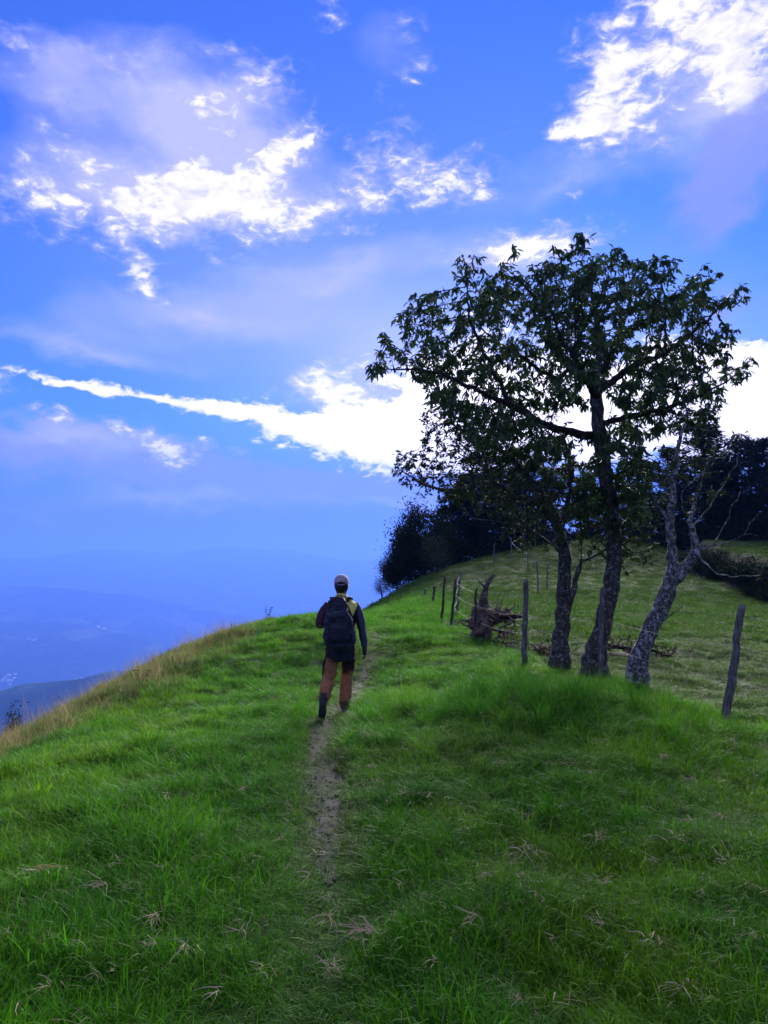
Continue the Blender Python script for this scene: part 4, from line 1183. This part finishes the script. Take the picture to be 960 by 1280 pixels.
# half-moon opening with its strap at the back of the cap
Vc, Fc = [], []
for j in range(15):
    a = math.pi * j / 14
    Vc += [(.036 * math.cos(a), 0, .040 * math.sin(a)), (.036 * math.cos(a), .01, .040 * math.sin(a))]
Fc = [tuple(range(0, 30, 2))]
mesh_obj("cap_opening", np.array(Vc), Fc, m_capdark, cap_o, loc=(0, -.1035, 1.562))
bx_ = fused("cap_strap", [[((-.045, -.098, 1.562), .007, .004, (0, 0, 1)), ((0, -.106, 1.560), .007, .004, (0, 0, 1)), ((.045, -.098, 1.562), .007, .004, (0, 0, 1))]], m_cap, cap_o, .004, 1)
fused("button", [[((0, .02, 1.68), .010, .010), ((0, .02, 1.694), .007, .007)]], m_cap, cap_o, .003, 1)
jk = fused("jacket", [[((0, 0, .64), .172, .135), ((0, -.005, .74), .180, .145), ((0, 0, .88), .172, .130), ((0, 0, 1.0), .165, .118), ((0, -.005, 1.12), .170, .120), ((0, 0, 1.26), .190, .122), ((0, 0, 1.335), .176, .100), ((0, .0, 1.375), .130, .088), ((0, .005, 1.405), .092, .078), ((0, .01, 1.435), .070, .072)],
     arc((.142, 0, 1.315), elR, .068, .055, bow=(.018, 0, .01)), arc(elR, wrR, .055, .042), arc((-.142, 0, 1.315), elL, .068, .058, bow=(-.022, 0, .01)), arc(elL, wrL, .058, .042)], m_jack, person, .010, 5, .020, .09)
# turned-up yellow collar
fused("collar", [[((-.066, -.045, 1.405), .026, .010, (0, 0, 1)), ((-.045, -.072, 1.425), .030, .010, (0, 0, 1)), ((0, -.084, 1.430), .026, .010, (0, 0, 1)), ((.045, -.072, 1.425), .030, .010, (0, 0, 1)), ((.066, -.045, 1.405), .026, .010, (0, 0, 1))]],
      simple_mat("yellow_cloth", (0.50, 0.46, 0.12), (0.62, 0.57, 0.18), 14), person, .006, 2)
tr_ = fused("trousers", [[((0, 0, .66), .150, .115), ((0, 0, .78), .160, .120), ((0, 0, .92), .150, .108)],
     [((.088, .0, .80), .090, .100), ((.086, .05, .64), .086, .094), ((.078, .10, .47), .075, .080), ((.062, .06, .30), .072, .078), ((.050, .03, .14), .066, .072), ((.049, .02, .075), .062, .068)],
     [((-.09, .0, .80), .092, .100), ((-.115, -.02, .64), .088, .094), ((-.138, -.045, .46), .078, .082), ((-.165, -.20, .33), .076, .076), ((-.182, -.31, .245), .068, .068), ((-.186, -.335, .225), .060, .060)]], m_trouser, person, .009, 2, .045, .07)
# dark side pocket panel hanging on the outer left thigh
fused("pocket_flap", [[((-.198, -.03, .66), .040, .010, (0, 1, 0)), ((-.218, -.04, .54), .045, .010, (0, 1, 0)), ((-.222, -.05, .44), .036, .008, (0, 1, 0))]], m_black, person, .007, 3)
def boot(pts_up, pts_sole):
    b_ = fused("boot", pts_up, m_boot, person, .008, 3, .006, .03); fused("sole", pts_sole, m_sole, b_, .007, 1); return b_
boot([[((.048, .02, .17), .052, .056), ((.048, .01, .10), .048, .058), ((.048, .0, .05), .044, .062), ((.048, .0, .025), .042, .062)], [((.047, -.065, .035), .034, .024, (1, 0, 0)), ((.048, .03, .05), .046, .045), ((.054, .12, .042), .050, .032), ((.057, .18, .03), .040, .020)]],
     [[((.046, -.085, .010), .032, .012), ((.048, .02, .010), .040, .012), ((.056, .12, .010), .050, .012), ((.058, .195, .012), .034, .010)]])
# trailing boot: heel up, rolled onto the toe, sole towards the viewer
boot([[((-.180, -.31, .285), .052, .056), ((-.186, -.345, .215), .050, .060), ((-.190, -.37, .17), .046, .052)], [((-.188, -.425, .205), .036, .030), ((-.190, -.385, .150), .045, .048), ((-.197, -.345, .075), .049, .040), ((-.200, -.300, .028), .042, .024)]],
     [[((-.187, -.455, .205), .033, .012), ((-.190, -.435, .140), .038, .012), ((-.197, -.400, .060), .048, .012), ((-.201, -.340, .012), .040, .010)]])

# backpack: a thing of its own on the hiker's back
pack = empty("backpack", tuple(Vector(person.location) + Vector((0, -.13, .83))))
tag(pack, "bulging dark navy backpack on the hiker's back", "backpack")
fused("main_bag", [[((-.012, -.10, .00), .150, .085), ((-.012, -.12, .03), .180, .115), ((-.015, -.13, .15), .185, .125), ((-.022, -.125, .30), .168, .120), ((-.034, -.115, .44), .132, .105), ((-.038, -.105, .53), .108, .085), ((-.036, -.09, .570), .078, .050)]], m_pack, pack, .010, 3, .055, .09)
fused("front_pocket", [[((-.02, -.235, .06), .120, .030), ((-.02, -.250, .10), .140, .045), ((-.02, -.252, .22), .135, .045), ((-.02, -.235, .29), .11, .03)]], m_pack, pack, .009, 3, .014, .07)
fused("top_flap", [[((-.15, -.22, .36), .030, .016, (0, 0, 1)), ((-.06, -.245, .375), .048, .020, (0, 0, 1)), ((.03, -.240, .39), .046, .020, (0, 0, 1)), ((.085, -.20, .41), .030, .014, (0, 0, 1))]], m_packb, pack, .008, 3, .012, .05)
fused("side_pocket", [[((.155, -.12, .03), .030, .060), ((.165, -.13, .10), .038, .075), ((.160, -.12, .20), .03, .06)]], m_packb, pack, .008, 3, .01, .05)
fused("lower_pouch", [[((-.155, -.15, -.005), .055, .028, (0, 0, 1)), ((0, -.19, -.01), .062, .05, (0, 0, 1)), ((.135, -.15, -.005), .055, .028, (0, 0, 1))]], m_packb, pack, .009, 3, .012, .05).location.z = .04
fused("carry_handle", [[((-.05, -.045, .56), .008, .008, (0, 1, 0)), ((-.03, -.05, .60), .008, .008, (0, 1, 0)), ((.01, -.05, .605), .008, .008, (0, 1, 0)), ((.03, -.045, .565), .008, .008, (0, 1, 0))]], m_black, pack, .005, 1)
for sx in (-1, 1):
    fused("shoulder_strap", [[((sx * .085 - .01, -.05, .53), .030, .009), ((sx * .105 - .005, .02, .578), .032, .009), ((sx * .112, .115, .575), .032, .009), ((sx * .118, .205, .50), .032, .009), ((sx * .128, .235, .38), .030, .009), ((sx * .155, .20, .22), .022, .008), ((sx * .170, .06, .12), .016, .007)]], m_black, pack, .007, 2)
for (x0, z0, x1, z1) in ((-.13, .33, -.125, .20), (.09, .36, .095, .22)):
    fused("compression_strap", [[((x0, -.255, z0), .009, .004), ((x0 * .5 + x1 * .5, -.298, (z0 + z1) / 2), .009, .004), ((x1, -.285, z1), .009, .004)]], m_black, pack, .005, 1)

# ------------------------------------------------------------------ fence
def wood_mat(name, a, b_, c3):
    m, nt, out = new_mat(name)
    v = objco(nt); mpn = nt.nodes.new('ShaderNodeMapping'); mpn.inputs['Scale'].default_value = (1, 1, .12); nt.links.new(v.s, mpn.inputs[0])
    g1, g2 = noise(nt, S(nt, mpn.outputs[0]), 60, 6, .65), noise(nt, v, 9, 5, .6)
    c = mixc(nt, g1.ramp(.35, .65), a, b_); c = mixc(nt, g2.ramp(.55, .68) * .8, c, c3)
    principled(nt, out, c, .95, g1, .012, .1); return m
m_post = wood_mat("weathered_post", (.050, .047, .040), (.165, .155, .138), (.25, .255, .235))
m_post2 = wood_mat("brown_post", (.024, .018, .014), (.080, .058, .042), (.13, .13, .12))
m_wire = simple_mat("rusty_wire", (.05, .04, .035), (.10, .09, .08), 30, .6)
def post_mesh(pbase, ptop, r0, r1, mat, parent, sides=9, label=None):
    b_, t_ = Vector(pbase) - Vector(parent.location), Vector(ptop) - Vector(parent.location)
    V, F = [], []; n = 13; ax = (t_ - b_).normalized(); u = ax.orthogonal().normalized(); w = ax.cross(u)
    prof = [1 + random.uniform(-.14, .14) for _ in range(sides)]
    kink = [Vector((random.gauss(0, .006), random.gauss(0, .006), 0)) for _ in range(n)]
    for j in range(n):
        s_ = j / (n - 1); c_ = b_.lerp(t_, s_) + kink[j]; r_ = (r0 * (1 - s_) + r1 * s_) * (1 + random.uniform(-.06, .06))
        for k in range(sides):
            a = 6.2832 * k / sides; q = c_ + (u * math.cos(a) + w * math.sin(a)) * r_ * prof[k]
            if j == n - 1: q += ax * (.03 * math.cos(a))
            V.append(tuple(q))
        if j:
            for k in range(sides): F.append(((j - 1) * sides + k, (j - 1) * sides + (k + 1) % sides, j * sides + (k + 1) % sides, j * sides + k))
    F.append(tuple((n - 1) * sides + k for k in range(sides)))
    o = mesh_obj("post", np.array(V), F, mat, parent)
    if label: o['label'] = label
    return o
def wire_mesh(pts, parent, r_=.0022, sag=.05, barbs=True):
    V, F = [], []
    prev = None
    P = []
    for a, b_ in zip(pts[:-1], pts[1:]):
        L = (b_ - a).length; n = max(4, int(L / .35))
        for k in range(n):
            t = k / n; P.append(a.lerp(b_, t) - Vector((0, 0, sag * 4 * t * (1 - t) * min(1.5, L / 3))))
    P.append(pts[-1])
    base = Vector(parent.location)
    for j, q in enumerate(P):
        t = (P[min(j + 1, len(P) - 1)] - P[max(j - 1, 0)]).normalized(); u = t.orthogonal().normalized(); w = t.cross(u)
        for k in range(4):
            a = 1.5708 * k; V.append(tuple(q - base + (u * math.cos(a) + w * math.sin(a)) * r_))
        if j:
            for k in range(4): F.append((4 * j - 4 + k, 4 * j - 4 + (k + 1) % 4, 4 * j + (k + 1) % 4, 4 * j + k))
    if barbs:
        for q in P[1:-1]:
            for s_ in (-1, 1):
                d_ = Vector((random.uniform(-.5, .5), random.uniform(-.3, .3), s_)).normalized() * .02; b0 = len(V)
                q0 = q - base; V += [tuple(q0 + Vector((r_, 0, 0))), tuple(q0 - Vector((r_, 0, 0))), tuple(q0 + d_)]; F.append((b0, b0 + 1, b0 + 2))
    return mesh_obj("wire", np.array(V), F, m_wire, parent)
f_root = empty("wire_fence", (2.2, 11.7, gz(2.2, 11.7)))
tag(f_root, "old barbed wire fence of crooked wooden posts running past the trees", "fence")
tops, bases = [], []
def gpost(bx, by, tx, ty, dp, r0, r1, mat, lab=None, dtop=0.0):
    b_ = at(bx, by, dp); b_.z = gz(b_.x, b_.y) - .10
    t_ = at(tx, ty, dp + dtop)
    post_mesh(b_, t_, r0, r1, mat, f_root, label=lab)
    return b_, t_
specs = [(903, 907, 928, 758, 8.4, .046, .036, m_post, 'leaning weathered post with a pale cut top'), (750, 846, 753, 736, 11.0, .038, .034, m_post, 'thin grey post in front of the thick trunk'), (655, 833, 657, 726, 11.7, .050, .046, m_post, 'thick grey upright post'),
         (594, 800, 595, 737, 15.0, .026, .022, m_post2, None), (563, 784, 570, 724, 17.2, .034, .030, m_post2, None), (552, 778, 556, 722, 18.0, .030, .026, m_post2, None), (571, 757, 575, 716, 19.5, .036, .032, m_post, None), (541, 765, 543, 733, 26, .04, .035, m_post2, None), (530, 758, 532, 735, 31, .045, .04, m_post, None)]
PB = [gpost(*s_) for s_ in specs]
line = [PB[0], PB[1], PB[2], PB[3], PB[4], PB[6], PB[7], PB[8]]
right_end = at(1180, 1010, 6.6); right_end.z = gz(right_end.x, right_end.y)
for fr in (.40, .66, .90):
    pts = [right_end + Vector((0, 0, 1.2 * fr))] + [b_.lerp(t_, fr) + Vector((0, -.05, .05)) for b_, t_ in line]
    wire_mesh(pts, f_root)
f2 = empty("wire_fence", at(670, 700, 38)); tag(f2, "distant fence of thin pale stakes climbing over the knoll", "fence")
pts2 = []
for (px, py, dp, h_) in ((673, 742, 29, 1.15), (684, 741, 29.5, 1.0), (660, 715, 36, 1.1), (640, 702, 41, 1.1), (655, 695, 43.5, 1.2), (669, 693, 44, 1.3), (700, 690, 44, 1.2), (618, 709, 39, 1.0)):
    b_ = at(px, py, dp); b_.z = gz(b_.x, b_.y) - .05
    post_mesh(b_, b_ + Vector((random.uniform(-.06, .06), 0, h_)), .035, .03, m_post, f2, 6); pts2.append(b_ + Vector((0, 0, h_ * .8)))
wire_mesh(sorted(pts2[2:6], key=lambda q: q.x), f2, .006, .05, False)

# ------------------------------------------------------------------ uprooted stump
SB = Vector((1.92, 15.4, 0)); SB.z = gz(SB.x, SB.y)
stump = empty("uprooted_stump", SB); tag(stump, "uprooted dead stump with tangled roots and clods beside the fence", "stump")
m_dead = wood_mat("dead_wood", (.055, .042, .032), (.19, .15, .12), (.34, .31, .27))
m_clod = simple_mat("dry_root_earth", (.075, .055, .042), (.24, .175, .135), 9, .98, .03, .05)
def loc_px(px, py, dp): return at(px, py, dp) - SB
fused("stem", [[(loc_px(603, 778, 15.4), .13, .12), (loc_px(604, 755, 15.4), .11, .10), (loc_px(605, 744, 15.3), .07, .065), (loc_px(608, 732, 15.2), .05, .045), (loc_px(612, 724, 15.2), .05, .04), (loc_px(619, 718, 15.15), .035, .03)], [(loc_px(608, 735, 15.2), .035, .03), (loc_px(600, 728, 15.1), .025, .02), (loc_px(597, 724, 15.1), .012, .012)]], m_dead, stump, .02, 2, .05, .08)
fused("root_ball", [[(loc_px(590, 785, 15.4), .12, .14, (0, 0, 1)), (loc_px(600, 772, 15.3), .19, .22, (0, 0, 1)), (loc_px(615, 770, 15.4), .15, .2, (0, 0, 1)), (loc_px(636, 768, 15.5), .10, .12, (0, 0, 1))],
     [(loc_px(592, 798, 15.2), .10, .10), (loc_px(604, 790, 15.0), .17, .15), (loc_px(612, 782, 15.1), .10, .12)]], m_clod, stump, .022, 1, .24, .10)
fused("split_wood", [[(loc_px(600, 792, 14.75), .05, .04), (loc_px(606, 780, 14.75), .06, .05), (loc_px(610, 772, 14.8), .03, .03)]], m_dead, stump, .015, 1, .03, .05)['label'] = 'pale torn chunk of wood'
for k in range(110):
    a = Vector(loc_px(random.uniform(588, 640), random.uniform(760, 792), 15.3 + random.uniform(-.25, .3)))
    V, F, sk = None, None, Skel(); par = sk.add(a, -1, random.choice((.006, .008, .011, .016, .026)))
    d_ = Vector((random.gauss(.15, 1), random.gauss(-.3, .7), random.gauss(.2, .7))).normalized(); p_ = a
    for j in range(random.randint(4, 9)):
        d_ = (d_ + Vector((random.gauss(0, .35), random.gauss(0, .35), random.gauss(-.08, .3)))).normalized(); p_ = p_ + d_ * .085
        if p_.z < .0: break
        par = sk.add(p_, par)
    if len(sk.p) < 3: continue
    for j in range(1, len(sk.p)): sk.r[j] = sk.r[0] * (1 - .85 * j / len(sk.p))
    sk.kids = [[j + 1] if j + 1 < len(sk.p) else [] for j in range(len(sk.p))]
    V, F = sk.tubes(.1); mesh_obj("root", np.array([tuple(q) for q in V]), F, m_dead if k % 3 else m_clod, stump, smooth=True)
fused("log", [[(loc_px(612, 770, 15.4), .06, .06, (0, 0, 1)), (loc_px(632, 770, 15.1), .05, .05, (0, 0, 1)), (loc_px(652, 771, 14.8), .035, .035, (0, 0, 1))]], m_bark_dark, stump, .014, 1, .03, .06)

# ------------------------------------------------------------------ fallen branches in the pasture
def branch_obj(name, start, end, r0, twigs, lab, mat):
    a, b_ = Vector(start), Vector(end); a.z = gz(a.x, a.y) + r0 * 1.5; b_.z = gz(b_.x, b_.y) + r0 * 1.5
    root = empty(name, a); tag(root, lab, 'branch', 'fallen branches in the pasture')
    sk = Skel(); sk.limb([(Vector(), r0), ((b_ - a) * .5 + Vector((0, 0, .06)), r0 * .7), (b_ - a, r0 * .3)], .12, .02)
    n = len(sk.p)
    for _ in range(twigs):
        i = random.randrange(n); d_ = Vector((random.gauss(0, 1), random.gauss(0, .7), abs(random.gauss(.25, .4)))).normalized(); par = i; p_ = sk.p[i]
        for j in range(random.randint(3, 6)):
            d_ = (d_ + Vector((random.gauss(0, .3), random.gauss(0, .3), random.gauss(-.08, .2)))).normalized(); p_ = p_ + d_ * .09; par = sk.add(p_, par)
    sk.finish(.004); V, F = sk.tubes(.12)
    mesh_obj("stem", np.array([tuple(q) for q in V]), F, mat, root, smooth=True)
    tips_ = [sk.p[i] for i in range(n, len(sk.p)) if random.random() < .5]
    if tips_:
        v_, f_, rv = leaves([tuple(q) for q in tips_ for _ in range(4)], rng.normal(0, 1, (len(tips_) * 4, 3)), rng.uniform(.06, .12, len(tips_) * 4), rng.uniform(.02, .04, len(tips_) * 4), True)
        fo = mesh_obj("withered_leaves", v_, f_, m_dryleaf, root); fo['kind'] = 'stuff'; set_attr(fo, 'rnd', rv)
m_dryleaf = leaf_mat("withered_leaf", (.030, .022, .014), (.075, .052, .030), (.12, .09, .05), .15, .8)
def gp(px, py, dp): p_ = at(px, py, dp); return (p_.x, p_.y, 0)
branch_obj("fallen_branch", gp(762, 800, 13.6), gp(838, 815, 13.0), .045, 40, 'dark fallen branch lying behind the leaning trunk', m_bark_dark)
branch_obj("fallen_branch", gp(668, 800, 13.8), gp(700, 806, 13.0), .03, 24, 'reddish broken branch on bare earth behind the slim trunk', m_dead)
branch_obj("fallen_branch", gp(628, 790, 14.0), gp(650, 806, 13.4), .02, 16, 'small dry branch between stump and grey post', m_dead)

# ------------------------------------------------------------------ dry grass wisps lying on the turf
m_straw = leaf_mat("bleached_straw", (.30, .23, .11), (.48, .39, .21), (.56, .48, .30), .2, .8)
def wisp(seed, n, L):
    g_ = np.random.default_rng(seed); V, F, R_ = [], [], []
    main = g_.uniform(0, 6.28)
    for k in range(n):
        a = main + g_.normal(0, .8) + (3.14 if g_.random() < .3 else 0); l = L * g_.uniform(.3, 1.1); w = g_.uniform(.0012, .0030); x, y, z = g_.normal(0, L * .14), g_.normal(0, L * .14), g_.uniform(.0, .03)
        up = g_.uniform(-.15, .4); b = len(V); rv = g_.random()
        for j in range(6):
            ww = w * (1 - (j / 5) ** 2 * .8); V += [(x - math.sin(a) * ww, y + math.cos(a) * ww, z - ww * .6), (x + math.sin(a) * ww, y - math.cos(a) * ww, z + ww * .6)]; R_ += [rv, rv]
            if j: F.append((b + 2 * j - 2, b + 2 * j - 1, b + 2 * j + 1, b + 2 * j))
            x += math.cos(a) * math.cos(up) * l / 5; y += math.sin(a) * math.cos(up) * l / 5; z = max(z + math.sin(up) * l / 5, -.01); a += g_.normal(0, .45); up -= g_.uniform(0, .35)
    o = mesh_obj("dry_grass_wisp", np.array(V), F, m_straw); set_attr(o, 'rnd', R_); return o
wp = [wisp(1, 7, .13), wisp(2, 12, .17), wisp(3, 20, .20), wisp(4, 5, .18), wisp(5, 34, .18)]
used_w = [False] * 5
wl = [(505, 1003, 3), (610, 1095, 4), (615, 945, 3), (650, 1065, 2), (745, 1058, 2), (700, 1018, 1), (810, 1188, 2), (645, 1252, 4), (412, 1217, 4), (465, 1183, 2), (440, 1185, 1), (405, 1135, 1), (388, 1100, 0), (457, 1072, 1), (415, 1160, 0),
      (97, 1180, 1), (195, 1150, 2), (145, 1222, 3), (120, 1225, 0), (185, 1190, 1), (150, 1090, 3), (200, 1092, 0), (120, 1118, 1), (45, 1100, 2), (5, 1170, 1), (210, 998, 0), (305, 988, 4), (275, 1255, 0), (300, 1180, 0), (325, 1218, 0),
      (455, 920, 4), (465, 960, 4), (525, 942, 0), (555, 912, 0), (745, 1165, 1), (740, 1108, 0), (755, 1108, 1), (860, 1035, 0), (865, 985, 0), (900, 1022, 4), (845, 1050, 1), (935, 1110, 0), (905, 1085, 1), (690, 1175, 0), (590, 1160, 1), (545, 1210, 0), (560, 1140, 3), (850, 1245, 2),
      (240, 1190, 1), (60, 1245, 0), (15, 1265, 3), (350, 1060, 0), (470, 1030, 0), (580, 1035, 0), (820, 1080, 0), (780, 1000, 1), (690, 960, 0), (830, 950, 4), (920, 930, 1), (760, 930, 0), (880, 1130, 0), (950, 1185, 1), (670, 1120, 0), (500, 1110, 0)]
for (px, py, k) in wl:
    dp = 4.0
    for _ in range(12):
        p_ = at(px, py, dp); dp = max(2.2, dp + (p_.z - (gz(p_.x, p_.y) + .08)) / max(.08, -ray(px, py).z))
    o = wp[k] if not used_w[k] else wp[k].copy()
    if used_w[k]: COL.objects.link(o)
    used_w[k] = True
    p_ = at(px, py, dp); o.location = (p_.x, p_.y, gz(p_.x, p_.y) + random.uniform(.085, .13)); o.rotation_euler = (random.gauss(0, .2), random.gauss(0, .2), random.uniform(0, 6.28)); s_ = random.uniform(.42, .9) * (.65 if k == 4 else 1); o.scale = (s_,) * 3
    tag(o, ('few bleached straw blades lying on the green grass', 'small star-shaped wisp of bleached straw on the green grass', 'splayed clump of bleached straw on the green grass', 'long curved bleached straws lying on the green grass', 'flattened mat of dead grey straw in the green grass')[k],
        'dry grass', 'dry straw scattered on the turf')

# weeds standing up against the sky along the crest
wd = None
def weed(seed):
    g_ = np.random.default_rng(seed); root = empty("weed"); sk = Skel(); pos, dr = [], []
    for s_ in range(3):
        par = sk.add((g_.normal(0, .03), g_.normal(0, .03), -.05), -1, .005); p_ = sk.p[par]; d_ = Vector((g_.normal(0, .2), g_.normal(0, .2), 1)).normalized()
        for j in range(6):
            d_ = (d_ + Vector((g_.normal(0, .18), g_.normal(0, .18), 0))).normalized(); p_ = p_ + d_ * .075; par = sk.add(p_, par, .004)
            for _ in range(3): pos.append(tuple(p_)); dr.append((g_.normal(0, 1), g_.normal(0, 1), .3))
    sk.finish(.003); V, F = sk.tubes(.05); mesh_obj("stem", np.array([tuple(q) for q in V]), F, m_bark_dark, root)
    n_ = len(pos); v_, f_, rv = leaves(pos, dr, g_.uniform(.05, .10, n_), g_.uniform(.018, .03, n_), True)
    fo = mesh_obj("leaves", v_, f_, m_leaf_small, root); fo['kind'] = 'stuff'; set_attr(fo, 'rnd', rv); return root
for k, (px, dp, sc) in enumerate(((337, 17.2, .8), (290, 15.2, .5), (215, 12.8, .5), (488, 26, 1.0), (496, 28, 1.2), (180, 11.6, .6), (355, 17.8, .45))):
    o = weed(5) if wd is None else copy_tree(wd); wd = wd or o
    b_ = at(px, 780, dp); o.location = (b_.x, b_.y, gz(b_.x, b_.y)); o.scale = (sc,) * 3; o.rotation_euler = (0, 0, random.uniform(0, 6))
    tag(o, 'small upright leafy weed on the grassy crest against the haze', 'weed', 'weeds along the crest')
